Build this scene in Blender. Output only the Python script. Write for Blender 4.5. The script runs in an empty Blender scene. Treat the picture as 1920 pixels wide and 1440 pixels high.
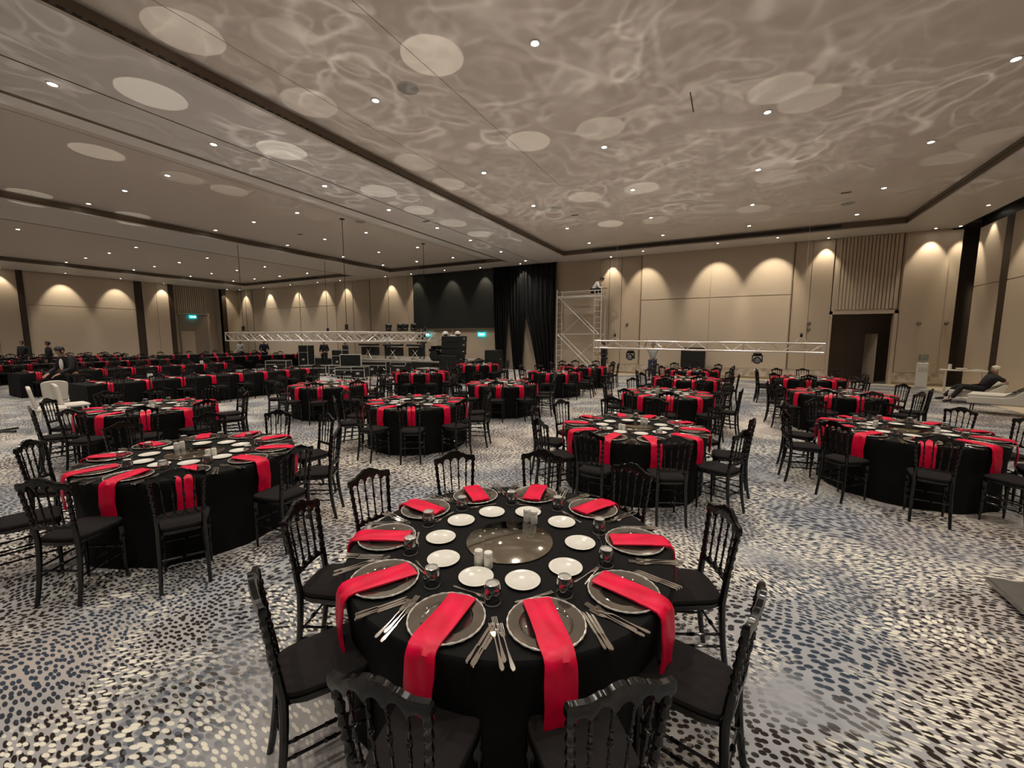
import bpy, math, random
from mathutils import Vector, Matrix
random.seed(7)
PI = math.pi
C = bpy.context.scene.collection
S = bpy.context.scene

# ------------------------------------------------------------------ camera, world, exposure
cam_d = bpy.data.cameras.new('camera'); cam = bpy.data.objects.new('camera', cam_d); C.objects.link(cam)
cam_d.sensor_width = 36; cam_d.lens = 36 * 775 / 1920; cam_d.clip_end = 200
right = Vector((0.8848132, 0.4659430, 0.0016432)); down = Vector((0.0538802, -0.0988127, -0.9936463)); fwd = Vector((-0.4628202, 0.8792799, -0.1125359))
m = Matrix.Identity(4)
for i in range(3):
    m[i][0] = right[i]; m[i][1] = -down[i]; m[i][2] = -fwd[i]
m.translation = Vector((0, 0, 1.93))
cam.matrix_world = m
S.camera = cam
W = bpy.data.worlds.new('world'); S.world = W; W.use_nodes = True
W.node_tree.nodes['Background'].inputs[0].default_value = (1.0, 0.93, 0.84, 1)
W.node_tree.nodes['Background'].inputs[1].default_value = 0.035
S.view_settings.view_transform = 'Standard'; S.view_settings.look = 'None'
S.view_settings.exposure = 0.62; S.view_settings.gamma = 1.0; S.view_settings.use_curve_mapping = False
S.cycles.use_denoising = True
S.cycles.caustics_reflective = False; S.cycles.caustics_refractive = False
S.cycles.sample_clamp_indirect = 2.0; S.cycles.max_bounces = 7; S.cycles.diffuse_bounces = 3
S.cycles.glossy_bounces = 3; S.cycles.transmission_bounces = 5; S.cycles.transparent_max_bounces = 6

P_DOWN = 165.0      # coffer downlights, W
P_WALL = 105.0       # wall washers
P_GLOW = 72.0       # added upward spots, imitating light off mirrored table ware
P_DISC = 1500.0      # added narrow spots that make the round ceiling patches

# ------------------------------------------------------------------ materials
def mat(name, col, rough=.5, metal=0, spec=.5, **k):
    M = bpy.data.materials.new(name); M.use_nodes = True
    b = M.node_tree.nodes['Principled BSDF']
    b.inputs['Base Color'].default_value = (*col, 1); b.inputs['Roughness'].default_value = rough
    b.inputs['Metallic'].default_value = metal; b.inputs['Specular IOR Level'].default_value = spec
    for kk, v in k.items():
        b.inputs[kk.replace('_', ' ')].default_value = v
    return M
def N(M, t, **k):
    n = M.node_tree.nodes.new(t)
    for a, v in k.items():
        if a.startswith('i_'):
            n.inputs[a[2:].replace('_', ' ')].default_value = v
        else: setattr(n, a, v)
    return n
def bump(M, scale, strength, dist=.01, kind='ShaderNodeTexNoise', coord='Object'):
    tc = N(M, 'ShaderNodeTexCoord'); t = N(M, kind); t.inputs['Scale'].default_value = scale
    bp = N(M, 'ShaderNodeBump'); bp.inputs['Strength'].default_value = strength; bp.inputs['Distance'].default_value = dist
    L = M.node_tree.links
    L.new(tc.outputs[coord], t.inputs['Vector']); L.new(t.outputs[0], bp.inputs['Height'])
    L.new(bp.outputs[0], M.node_tree.nodes['Principled BSDF'].inputs['Normal'])
    return t
def vary(M, c1, c2, scale, coord='Object', detail=3):
    tc = N(M, 'ShaderNodeTexCoord'); t = N(M, 'ShaderNodeTexNoise'); t.inputs['Scale'].default_value = scale; t.inputs['Detail'].default_value = detail
    r = N(M, 'ShaderNodeValToRGB'); r.color_ramp.elements[0].color = (*c1, 1); r.color_ramp.elements[1].color = (*c2, 1)
    r.color_ramp.elements[0].position = .35; r.color_ramp.elements[1].position = .65
    L = M.node_tree.links
    L.new(tc.outputs[coord], t.inputs['Vector']); L.new(t.outputs[0], r.inputs[0])
    L.new(r.outputs[0], M.node_tree.nodes['Principled BSDF'].inputs['Base Color'])

def glass_mat(name, col=(1, 1, 1), rough=.02):
    M = bpy.data.materials.new(name); M.use_nodes = True
    nt = M.node_tree; nt.nodes.clear()
    out = nt.nodes.new('ShaderNodeOutputMaterial'); mix = nt.nodes.new('ShaderNodeMixShader')
    tr = nt.nodes.new('ShaderNodeBsdfTransparent'); gl = nt.nodes.new('ShaderNodeBsdfGlossy'); lw = nt.nodes.new('ShaderNodeLayerWeight')
    tr.inputs[0].default_value = (*[c * .93 for c in col], 1); gl.inputs['Roughness'].default_value = rough
    lw.inputs['Blend'].default_value = .35
    mm = nt.nodes.new('ShaderNodeMath'); mm.operation = 'MULTIPLY_ADD'; mm.inputs[1].default_value = .8; mm.inputs[2].default_value = .14
    nt.links.new(lw.outputs['Facing'], mm.inputs[0]); nt.links.new(mm.outputs[0], mix.inputs[0])
    nt.links.new(tr.outputs[0], mix.inputs[1]); nt.links.new(gl.outputs[0], mix.inputs[2]); nt.links.new(mix.outputs[0], out.inputs[0])
    return M
def emit(name, col, s):
    M = bpy.data.materials.new(name); M.use_nodes = True
    b = M.node_tree.nodes['Principled BSDF']; b.inputs['Base Color'].default_value = (*col, 1)
    b.inputs['Emission Color'].default_value = (*col, 1); b.inputs['Emission Strength'].default_value = s
    return M

M_ceil = mat('ceiling_paint', (.60, .54, .475), .55, spec=.3); bump(M_ceil, 3, .06, .02)
M_soff = mat('soffit_paint', (.62, .585, .545), .42, spec=.35)
M_cove = mat('cove_painted_light', (.88, .86, .82), .3, spec=.6)  # paler than the ceiling: light on the cove band put into its colour
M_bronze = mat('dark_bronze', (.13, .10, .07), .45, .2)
M_black = mat('black_metal', (.012, .012, .012), .45)
M_wallp = mat('wall_panel_beige', (.50, .41, .31), .6, spec=.3); bump(M_wallp, 220, .12, .003)
M_wallf = mat('wall_fabric_panel', (.56, .47, .365), .75, spec=.2); bump(M_wallf, 300, .25, .003)
M_brown = mat('wall_dark_joint', (.035, .022, .013), .5)
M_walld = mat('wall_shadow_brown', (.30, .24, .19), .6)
M_marble = mat('marble_base', (.42, .36, .28), .25); vary(M_marble, (.34, .28, .21), (.60, .53, .44), 4)
M_cream = mat('cream_stone', (.78, .68, .52), .3, spec=.5)
M_lac = mat('black_lacquer', (.0045, .0045, .0045), .16, spec=.55)
M_cush = mat('black_cushion_fabric', (.019, .0165, .016), .92, spec=.15); bump(M_cush, 500, .3, .002)
M_cloth = mat('black_tablecloth', (.0036, .0034, .0032), .85, spec=.25); bump(M_cloth, 420, .25, .002)
M_red = mat('red_satin', (.74, .002, .035), .42, spec=.35, Sheen_Weight=.0)
vary(M_red, (.66, .0003, .034), (.88, .0006, .058), 9)
M_white = mat('white_china', (.78, .76, .68), .18, spec=.6)
M_silver = mat('silver_cutlery', (.84, .81, .76), .09, 1)
M_charg = mat('smoked_silver_glass', (.40, .375, .335), .06, .95); 
M_chrim = mat('silver_beaded_rim', (.92, .90, .84), .2, .6); bump(M_chrim, 90, .8, .004)
M_mirr = mat('clouded_mirror', (.46, .43, .35), .07, 1)
vary(M_mirr, (.40, .37, .30), (.52, .49, .41), 3)
M_glass = glass_mat('tumbler_glass')
M_alu = mat('aluminium_tube', (.84, .80, .74), .35, .5)
M_curt = mat('black_curtain', (.0075, .0075, .0085), .8, spec=.2)
M_screen = mat('dark_screen', (.016, .017, .015), .6, spec=.3)
M_lounge = mat('cream_upholstery', (.70, .66, .58), .6); bump(M_lounge, 200, .2, .003)
M_wood = mat('dark_wood', (.06, .04, .03), .45)
M_plastic = mat('white_plastic', (.74, .72, .66), .35)
M_skin = mat('skin', (.42, .24, .16), .55, Subsurface_Weight=.05)
M_hair = mat('dark_hair', (.01, .008, .007), .6)
M_shirtw = mat('white_shirt', (.72, .71, .68), .8)
M_shirtg = mat('grey_shirt', (.36, .38, .36), .8)
M_cblack = mat('black_clothes', (.010, .010, .012), .8)
M_navy = mat('navy_clothes', (.01, .013, .035), .8)
M_jeans = mat('blue_jeans', (.03, .045, .10), .8)
M_shoe = mat('black_shoe', (.008, .008, .008), .35)
M_capw = mat('pale_cap', (.72, .68, .55), .7)
M_lens = mat('lamp_lens', (.25, .28, .3), .05, .2)
M_glow = emit('downlight_glow', (1, .93, .80), 32)
M_exit = emit('exit_sign_glow', (.02, .62, .66), 2.2)
M_exitw = emit('exit_sign_figure', (.75, 1, .95), 2.6)
M_paper = mat('white_card', (.80, .79, .74), .6)
M_ink = mat('ink', (.06, .06, .06), .6)
M_water = glass_mat('blue_bottle', (.75, .85, .92), .05)
M_deck = mat('stage_top', (.30, .27, .23), .5)

def carpet():
    M = bpy.data.materials.new('patterned_carpet'); M.use_nodes = True
    nt = M.node_tree; L = nt.links; b = nt.nodes['Principled BSDF']; b.inputs['Roughness'].default_value = .95; b.inputs['Specular IOR Level'].default_value = .1
    def n(t, **k): return N(M, t, **k)
    def math_(op, a, c=None, clamp=False):
        x = n('ShaderNodeMath', operation=op); x.use_clamp = clamp
        for i, v in enumerate((a, c)):
            if v is None: continue
            if isinstance(v, (int, float)): x.inputs[i].default_value = v
            else: L.new(v, x.inputs[i])
        return x.outputs[0]
    def noise(vec, s, d=2, out=0):
        x = n('ShaderNodeTexNoise'); x.inputs['Scale'].default_value = s; x.inputs['Detail'].default_value = d
        L.new(vec, x.inputs['Vector']); return x.outputs[out]
    def ramp(v, a, c):
        x = n('ShaderNodeMapRange'); x.interpolation_type = 'SMOOTHSTEP'; x.inputs[1].default_value = a; x.inputs[2].default_value = c; L.new(v, x.inputs[0]); return x.outputs[0]
    def off(vec, o):
        x = n('ShaderNodeVectorMath', operation='ADD'); L.new(vec, x.inputs[0]); x.inputs[1].default_value = o; return x.outputs[0]
    P = n('ShaderNodeTexCoord').outputs['Object']
    # large swirl warp: the dots run in flowing rows
    def warp(P, s, amp, o):
        q = noise(off(P, o), s, 1.5, 1)
        a = n('ShaderNodeVectorMath', operation='SUBTRACT'); L.new(q, a.inputs[0]); a.inputs[1].default_value = (.5, .5, .5)
        c = n('ShaderNodeVectorMath', operation='SCALE'); L.new(a.outputs[0], c.inputs[0]); c.inputs['Scale'].default_value = amp
        d = n('ShaderNodeVectorMath', operation='ADD'); L.new(P, d.inputs[0]); L.new(c.outputs[0], d.inputs[1]); return d.outputs[0]
    Wp = warp(P, .30, 2.3, (0, 0, 0)); Wq = warp(P, .34, 2.0, (17, 5, 0))
    def dots(vec, sc, sx, thr, soft, rnd=.62):
        mp = n('ShaderNodeMapping'); mp.inputs['Scale'].default_value = (sx, 1, 1); L.new(vec, mp.inputs['Vector'])
        v = n('ShaderNodeTexVoronoi'); v.inputs['Scale'].default_value = sc; v.inputs['Randomness'].default_value = rnd; v.voronoi_dimensions = '2D'
        L.new(mp.outputs[0], v.inputs['Vector'])
        d = math_('SUBTRACT', thr, v.outputs['Distance']); return ramp(d, -soft, soft)
    dark = dots(Wp, 31, .52, .37, .05, .7); light = dots(Wq, 36, .40, .30, .06, .9)
    blob = dots(off(Wq, (3, 1, 0)), 25, .55, .36, .05, .8)
    mk_d = ramp(noise(off(P, (4, 9, 0)), .75, 2.5), .33, .45)
    mk_l = ramp(noise(off(P, (30, 2, 0)), 1.3, 3), .44, .60)
    mk_b = ramp(noise(off(P, (12, 22, 0)), .6, 2), .56, .66)
    base = n('ShaderNodeMix', data_type='RGBA'); L.new(ramp(noise(off(P, (50, 1, 0)), .35, 3), .38, .60), base.inputs[0])
    base.inputs[6].default_value = (.47, .415, .375, 1); base.inputs[7].default_value = (.37, .38, .395, 1)
    def over(prev, col, fac):
        x = n('ShaderNodeMix', data_type='RGBA'); L.new(fac, x.inputs[0]); L.new(prev, x.inputs[6])
        if isinstance(col, tuple): x.inputs[7].default_value = col
        else: L.new(col, x.inputs[7])
        return x.outputs[2]
    dc = n('ShaderNodeMix', data_type='RGBA'); L.new(ramp(noise(off(P, (70, 8, 0)), .5, 2), .52, .64), dc.inputs[0])
    dc.inputs[6].default_value = (.030, .022, .018, 1); dc.inputs[7].default_value = (.045, .06, .085, 1)
    c = over(base.outputs[2], dc.outputs[2], math_('MULTIPLY', dark, mk_d))
    c = over(c, (.13, .15, .18, 1), math_('MULTIPLY', math_('MULTIPLY', blob, mk_b), .7))
    c = over(c, (.85, .81, .68, 1), math_('MULTIPLY', light, mk_l))
    L.new(c, b.inputs['Base Color'])
    bp = n('ShaderNodeBump'); bp.inputs['Strength'].default_value = .3; bp.inputs['Distance'].default_value = .004
    L.new(noise(P, 350, 1), bp.inputs['Height']); L.new(bp.outputs[0], b.inputs['Normal'])
    return M
M_carpet = carpet()

# ------------------------------------------------------------------ mesh builder
class MB:
    def __init__(s): s.v = []; s.f = []; s.mi = []; s.cur = 0
    def add(s, vs, fs):
        o = len(s.v); s.v += [tuple(v) for v in vs]; s.f += [tuple(i + o for i in f) for f in fs]; s.mi += [s.cur] * len(fs); return s
    def box(s, c, d, rz=0, ch=0):
        x, y, z = [q / 2 for q in d]
        co, si = math.cos(rz), math.sin(rz)
        if ch <= 0:
            P = [(sx * x, sy * y, sz * z) for sz in (-1, 1) for sy in (-1, 1) for sx in (-1, 1)]
            F = [(0, 2, 3, 1), (4, 5, 7, 6), (0, 1, 5, 4), (2, 6, 7, 3), (0, 4, 6, 2), (1, 3, 7, 5)]
        else:
            P = []; 
            def ring(z0, i): return [(-x + i, -y, z0), (x - i, -y, z0), (x, -y + i, z0), (x, y - i, z0), (x - i, y, z0), (-x + i, y, z0), (-x, y - i, z0), (-x, -y + i, z0)]
            def ring2(z0, i): return [(-x + i + ch * .3, -y + i, z0), (x - i - ch * .3, -y + i, z0), (x - i, -y + i + ch * .3, z0), (x - i, y - i - ch * .3, z0), (x - i - ch * .3, y - i, z0), (-x + i + ch * .3, y - i, z0), (-x + i, y - i - ch * .3, z0), (-x + i, -y + i + ch * .3, z0)]
            R = [ring2(-z, ch), ring(-z + ch, ch), ring(z - ch, ch), ring2(z, ch)]
            for r in R: P += r
            F = [tuple(reversed(range(8))), tuple(range(24, 32))]
            for k in range(3):
                for i in range(8): j = (i + 1) % 8; F.append((k * 8 + i, k * 8 + j, k * 8 + 8 + j, k * 8 + 8 + i))
        return s.add([(c[0] + a * co - b * si, c[1] + a * si + b * co, c[2] + e) for a, b, e in P], F)
    def span(s, a, b): return s.box([(a[i] + b[i]) / 2 for i in range(3)], [abs(b[i] - a[i]) for i in range(3)])
    def tube(s, path, r, n=8, cap=True):
        P = [Vector(p) for p in path]; R = r if isinstance(r, (list, tuple)) else [r] * len(P)
        V = []; F = []; up = None
        for i, p in enumerate(P):
            t = (P[min(i + 1, len(P) - 1)] - P[max(i - 1, 0)])
            t = t.normalized() if t.length > 1e-9 else Vector((0, 0, 1))
            if up is None: up = Vector((0, 0, 1)) if abs(t.z) < .9 else Vector((0, 1, 0))
            a = t.cross(up)
            if a.length < 1e-6: a = t.cross(Vector((1, 0, 0)))
            a.normalize(); b = a.cross(t).normalized(); up = b
            for k in range(n):
                an = 2 * PI * k / n + PI / n; V.append(p + (a * math.cos(an) + b * math.sin(an)) * R[i])
        for i in range(len(P) - 1):
            for k in range(n): j = (k + 1) % n; F.append((i * n + k, i * n + j, (i + 1) * n + j, (i + 1) * n + k))
        if cap: F += [tuple(reversed(range(n))), tuple(range((len(P) - 1) * n, len(P) * n))]
        return s.add(V, F)
    def lathe(s, prof, n=24, c=(0, 0, 0), ax='z', cap=True):
        V = []; F = []
        for r, z in prof:
            for k in range(n):
                a = 2 * PI * k / n; p = (r * math.cos(a), r * math.sin(a), z)
                if ax == 'y': p = (p[0], p[2], p[1])
                if ax == 'x': p = (p[2], p[0], p[1])
                V.append((c[0] + p[0], c[1] + p[1], c[2] + p[2]))
        m_ = len(prof)
        for i in range(m_ - 1):
            for k in range(n): j = (k + 1) % n; F.append((i * n + k, i * n + j, (i + 1) * n + j, (i + 1) * n + k))
        if cap:
            if prof[0][0] > 1e-5: F.append(tuple(reversed(range(n))))
            if prof[-1][0] > 1e-5: F.append(tuple(range((m_ - 1) * n, m_ * n)))
        return s.add(V, F)
    def prism(s, poly, a, b, plane='xz'):
        # poly extruded from a to b along the remaining axis
        def P(u, v, w): return {'xz': (u, w, v), 'xy': (u, v, w), 'yz': (w, u, v)}[plane]
        n = len(poly); V = [P(u, v, a) for u, v in poly] + [P(u, v, b) for u, v in poly]
        F = [tuple(range(n)), tuple(reversed(range(n, 2 * n)))] + [(i, n + i, n + (i + 1) % n, (i + 1) % n) for i in range(n)]
        return s.add(V, F)
    def ball(s, c, r, n=12, k=8):
        r = r if isinstance(r, (list, tuple)) else (r, r, r); V = []; F = []
        for i in range(k + 1):
            t = PI * i / k
            for j in range(n): a = 2 * PI * j / n; V.append((c[0] + r[0] * math.sin(t) * math.cos(a), c[1] + r[1] * math.sin(t) * math.sin(a), c[2] - r[2] * math.cos(t)))
        for i in range(k):
            for j in range(n): q = (j + 1) % n; F.append((i * n + j, i * n + q, (i + 1) * n + q, (i + 1) * n + j))
        return s.add(V, F)
    def merge(s, o, off=(0, 0, 0)): return s.add([(v[0] + off[0], v[1] + off[1], v[2] + off[2]) for v in o.v], o.f)
    def map(s, fn): s.v = [fn(*v) for v in s.v]; return s
    def mesh(s, name, mats, smooth=True):
        me = bpy.data.meshes.new(name); me.from_pydata(s.v, [], s.f)
        mats = mats if isinstance(mats, list) else [mats]
        for q in mats: me.materials.append(q)
        if len(mats) > 1: me.polygons.foreach_set('material_index', s.mi)
        me.validate(); 
        import bmesh
        bm = bmesh.new(); bm.from_mesh(me); bmesh.ops.remove_doubles(bm, verts=bm.verts, dist=1e-5); bmesh.ops.recalc_face_normals(bm, faces=bm.faces); bm.to_mesh(me); bm.free()
        if smooth:
            me.polygons.foreach_set('use_smooth', [True] * len(me.polygons))
            me.set_sharp_from_angle(angle=math.radians(38))
        me.update(); return me
    def build(s, name, mats, parent=None, smooth=True, loc=None, rz=0):
        o = bpy.data.objects.new(name, s.mesh(name, mats, smooth)); C.objects.link(o)
        if parent: o.parent = parent
        if loc is not None: o.location = loc
        o.rotation_euler.z = rz
        return o
def tag(o, label, cat, group=None, kind=None):
    o['label'] = label; o['category'] = cat
    if group: o['group'] = group
    if kind: o['kind'] = kind
    return o
def empty(name, loc, rz=0, label=None, cat=None, group=None):
    o = bpy.data.objects.new(name, None); C.objects.link(o); o.location = loc; o.rotation_euler.z = rz; o.empty_display_size = .1
    if label: tag(o, label, cat, group)
    return o
def struct(o): o['kind'] = 'structure'; return o
CH = {}
def copy_tree(o, parent=None):
    c = o.copy(); C.objects.link(c); c.parent = parent
    for k in list(c.keys()):
        if k in ('label', 'group') and parent is None: del c[k]
    for ch in CH_of(o): copy_tree(ch, c)
    return c
def CH_of(o):
    if o.name not in CH: CH[o.name] = list(o.children)
    return CH[o.name]
used = set()
def place(proto, loc, rz, label, cat, group, tilt=None):
    """first call uses the prototype itself, later calls copy the thing and each of its parts"""
    if proto.name in used: o = copy_tree(proto)
    else: used.add(proto.name); CH_of(proto); o = proto
    o.location = loc; o.rotation_euler = (0, 0, rz) if tilt is None else (tilt[0], tilt[1], rz)
    tag(o, label, cat, group); return o

# ------------------------------------------------------------------ room shell
XL, XR, YB, YF, ZS, ZC = -40.2, 8.0, 22.4, -4.0, 6.1, 6.38
struct(MB().span((XL - .3, YF, -.1), (XR + .3, YB + .3, 0)).build('floor', M_carpet, smooth=False))
ce = MB()
ce.span((XL - .3, YF, ZC), (XR + .3, YB + .3, ZC + .12))
struct(ce.build('ceiling', M_ceil, smooth=False))
so = MB()
for a, b in ((5.55, 7.45), (-11.25, -7.97), (-23.2, -19.95), (XL, -36.2)):
    so.span((a, YF, ZS), (b, 20.8, ZC - .002))
so.span((XL, 20.8, ZS), (7.45, YB, ZC - .002))
struct(so.build('ceiling_soffit', M_soff, smooth=False))
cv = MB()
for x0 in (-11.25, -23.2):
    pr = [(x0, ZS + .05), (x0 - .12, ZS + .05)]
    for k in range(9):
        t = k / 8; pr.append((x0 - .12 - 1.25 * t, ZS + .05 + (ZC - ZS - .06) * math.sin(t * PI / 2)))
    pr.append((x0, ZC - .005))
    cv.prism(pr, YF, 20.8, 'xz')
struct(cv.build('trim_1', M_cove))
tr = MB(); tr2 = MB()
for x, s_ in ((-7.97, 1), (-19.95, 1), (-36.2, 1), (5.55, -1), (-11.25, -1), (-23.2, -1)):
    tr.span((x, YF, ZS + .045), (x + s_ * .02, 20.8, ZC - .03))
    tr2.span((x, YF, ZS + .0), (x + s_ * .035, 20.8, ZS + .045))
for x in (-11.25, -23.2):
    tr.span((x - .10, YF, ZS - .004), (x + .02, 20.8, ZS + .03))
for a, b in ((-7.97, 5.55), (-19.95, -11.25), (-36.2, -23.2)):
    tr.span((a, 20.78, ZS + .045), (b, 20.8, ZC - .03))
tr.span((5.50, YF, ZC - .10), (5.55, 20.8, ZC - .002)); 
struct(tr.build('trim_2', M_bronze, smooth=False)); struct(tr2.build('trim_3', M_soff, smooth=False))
# thin joints in the ceiling
jt = MB()
jt.span((-9.87, YF, ZS - .006), (-9.845, YB, ZS))
for x in (-7.05, -4.7): jt.span((x - .003, YF, ZC - .003), (x + .003, 12.0, ZC))
for x in (-12.9,): jt.span((x - .004, YF, ZC - .004), (x + .004, 20.7, ZC))
struct(jt.build('trim_4', M_brown, smooth=False))
# slot air diffusers
for k, (a, b, z) in enumerate(((-6.4, 3.6, 0), (-17.5, -12.6, 0), (-34.0, -27.0, 0))):
    d = empty('air_diffuser', (a, 20.77, ZS + .10), 0, 'long black slot air diffuser in the ceiling recess ' + ('above the beige wall panel', 'above the dark screen', 'near the far left corner')[k], 'air diffuser', 'slot diffusers')
    q = MB(); q.span((0, -.012, 0), (b - a, 0, .10)); q.cur = 1
    n_ = int((b - a) / 1.2)
    for i in range(n_ + 1): q.span(((b - a) * i / n_ - .01, -.016, 0), ((b - a) * i / n_ + .01, 0, .10))
    q.build('grille', [M_black, M_bronze], d, False)
d = empty('air_diffuser', (-7.95, -3, ZS + .07), 0, 'perforated black air slot along the front ceiling beam', 'air diffuser', 'slot diffusers')
q = MB()
for i in range(150): q.span((.015, i * .155, 0), (.022, i * .155 + .09, .018))
q.build('grille', M_black, d, False)

# back wall
bw = MB()
bw.span((XL - .3, YB, 0), (3.75, YB + .2, ZC)); bw.span((5.87, YB, 0), (7.62, YB + .2, ZC)); bw.span((3.75, YB, 2.92), (5.87, YB + .2, ZC))
struct(bw.build('wall_back', M_wallp, smooth=False))
pn = MB(); pf = MB()
def panel(mb, x0, x1, z0, z1, t=.03, g=.012): mb.span((x0 + g, YB - t, z0 + g), (x1 - g, YB - .0005, z1 - g))
for a, b in ((-8.9, -6.4), (-6.4, -5.9), (-5.9, -5.25), (-5.25, -4.3)): panel(pn, a, b, .5, ZS)
for a, b in ((2.35, 2.95), (2.95, 3.72), (5.98, 7.30)): panel(pn, a, b, .5, ZS)
for i in range(2):
    for a, b in ((-4.2, -1.0), (-1.0, 2.25)): panel(pf, a, b, (.5, 3.85)[i], (3.83, ZS)[i], .05, .006)
for x in (-19.9, -21.7, -22.9, -23.5, -27.1, -36.1, -37.9, -39.0): pass
for a, b in ((-21.7, -19.9), (-22.9, -21.8), (-25.2, -23.6), (-27.0, -25.3), (-37.9, -36.2), (-39.0, -38.0), (-40.1, -39.1)): panel(pn, a, b, .5, ZS)
for i in range(2):
    for a, b in ((-31.4, -27.2), (-36.0, -31.5)): panel(pf, a, b, (.5, 4.35)[i], (4.33, ZS)[i], .05, .006)
for a, b in ((-19.3, -17.3), (-17.3, -15.4), (-15.4, -12.9)): panel(pn, a, b, .02, 2.42, .03)
struct(pn.build('wall_back_panels', M_wallp, smooth=False)); struct(pf.build('wall_back_fabric_panels', M_wallf, smooth=False))
jn = MB()
for x in (-5.9, -5.25, -4.25, 2.3, 3.735, 5.93, -21.75, -23.55, -38.0, -39.05): jn.span((x - .014, YB - .010, 0), (x + .014, YB - .0, ZS))
struct(jn.build('trim_5', M_brown, smooth=False))
fl = MB()   # fluted panels over the door
for i in range(17):
    x = 3.86 + i * .119
    fl.span((x, YB - .075, 3.12), (x + .085, YB, ZS - .02))
fl.span((3.78, YB - .03, 3.05), (5.88, YB, 3.12))
struct(fl.build('wall_back_fluting', M_wallp, smooth=False))
fr = MB(); fr.span((3.70, YB - .09, 0), (3.80, YB + .2, 3.05)); fr.span((5.83, YB - .09, 0), (5.95, YB + .2, 3.05)); fr.span((3.70, YB - .09, 2.92), (5.95, YB + .2, 3.05))
struct(fr.build('door_1_frame', M_wallp, smooth=False))
ms = MB(); ms.span((-8.9, YB - .06, .12), (3.70, YB, .5)); ms.span((5.95, YB - .06, .12), (7.6, YB, .5)); ms.span((-40.2, YB - .06, .12), (-19.4, YB, .5))
struct(ms.build('baseboard_back', M_marble, smooth=False))
ms = MB(); ms.span((-9.2, 21.75, 0), (7.9, YB, .012)); ms.span((6.75, YF, 0), (7.9, 21.75, .012))
struct(ms.build('trim_6', M_cream, smooth=False))
# dark room behind the door, with a half open leaf
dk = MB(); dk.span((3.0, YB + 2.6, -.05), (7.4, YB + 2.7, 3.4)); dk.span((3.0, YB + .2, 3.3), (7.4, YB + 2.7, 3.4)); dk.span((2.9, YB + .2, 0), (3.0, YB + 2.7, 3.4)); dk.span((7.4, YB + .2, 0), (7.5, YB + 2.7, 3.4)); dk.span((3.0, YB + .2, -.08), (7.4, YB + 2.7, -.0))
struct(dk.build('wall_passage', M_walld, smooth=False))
dl = MB(); dl.box((0, .45, 1.05), (.05, .9, 2.1)); o = struct(dl.build('door_2', M_wallf, None, False, (5.55, YB + .75, .0), .2))
q = MB(); q.tube([(-.03, .78, 1.0), (-.07, .78, 1.0), (-.07, .65, 1.0)], .012); q.build('door_handle', M_alu, o)

# right wall with the dark track channel
rw = MB(); rw.span((XR, YF, 0), (XR + .2, 22.15, 6.0)); struct(rw.build('wall_right', M_wallp, smooth=False))
rp = MB()
for a, b in ((20.42, 22.1), (14.5, 19.95), (9, 14.4), (2, 8.9)):
    for z0, z1 in ((.1, 3.83), (3.86, 5.98)): rp.span((XR - .04, a, z0), (XR, b, z1))
struct(rp.build('wall_right_panels', M_wallf, smooth=False))
rs = MB(); rs.span((XR - .03, 19.97, 0), (XR, 20.4, 5.98)); struct(rs.build('trim_7', M_brown, smooth=False))
rc = MB(); rc.span((7.45, YF, ZC - .04), (XR + .2, YB, ZC + .02)); rc.span((XR, YF, 6.0), (XR + .2, 22.15, ZC)); rc.span((7.45, YF, ZS), (7.47, YB, ZC)); rc.span((7.3, YB - .02, ZS - .06), (7.62, YB, ZC))
struct(rc.build('trim_8', M_black, smooth=False))
rd = MB(); rd.span((7.62, 23.6, 0), (9.2, 23.7, ZC)); rd.span((9.1, 22.15, 0), (9.2, 23.7, ZC)); rd.span((7.55, YB + .2, 0), (7.62, 23.7, ZC)); rd.span((7.55, YB, ZC - .1), (9.2, 23.7, ZC)); rd.span((7.6, 22.15, -.08), (9.2, 23.7, -.0)); rd.span((XR, 22.1, 0), (9.2, 22.17, ZC))
struct(rd.build('wall_pocket', mat('pocket_brown', (.16, .125, .10), .6), smooth=False))

# left wall
lw = MB(); lw.span((XL - .2, YF, 0), (XL, 17.35, ZC)); lw.span((XL - .2, 20.9, 0), (XL, YB, ZC)); lw.span((XL - 1.2, 17.35, 0), (XL - 1.0, 20.9, ZC)); lw.span((XL - 1.0, 17.25, 0), (XL, 17.35, ZC)); lw.span((XL - 1.0, 20.9, 0), (XL, 21.0, ZC))
struct(lw.build('wall_left', M_wallp, smooth=False))
lp = MB()
for a, b in ((9.3, 14.85), (2.0, 6.6)):
    for z0, z1 in ((.1, 3.95), (3.98, ZS - .05)): lp.span((XL, a, z0), (XL + .04, b, z1))
struct(lp.build('wall_left_fabric_panels', M_wallf, smooth=False))
lq = MB()
for a, b in ((7.0, 8.0), (8.02, 9.0), (15.35, 16.2), (16.22, 17.0)): lq.span((XL, a, .02), (XL + .07, b, ZS))
struct(lq.build('wall_left_panels', M_wallp, smooth=False))
ld = MB()
for a, b in ((9.02, 9.28), (14.9, 15.3), (17.02, 17.34), (20.95, 21.3)): ld.span((XL, a, 0), (XL + .12, b, ZS))
struct(ld.build('trim_9', M_brown, smooth=False))
lf = MB()
for i in range(14): lf.span((XL - 1.0, 18.0 + i * .155, 3.95), (XL - .93, 18.0 + i * .155 + .11, ZS))
lf.span((XL - 1.0, 17.9, 3.82), (XL - .88, 20.3, 3.94))
struct(lf.build('wall_left_fluting', M_wallf, smooth=False))
do = MB(); do.span((XL - 1.0, 18.0, 0), (XL - .95, 20.2, 3.8)); struct(do.build('door_3', M_walld, smooth=False))
do = MB(); do.span((XL - .95, 18.1, 0), (XL - .9, 19.1, 2.4)); struct(do.build('door_4', M_wallf, smooth=False))

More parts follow.
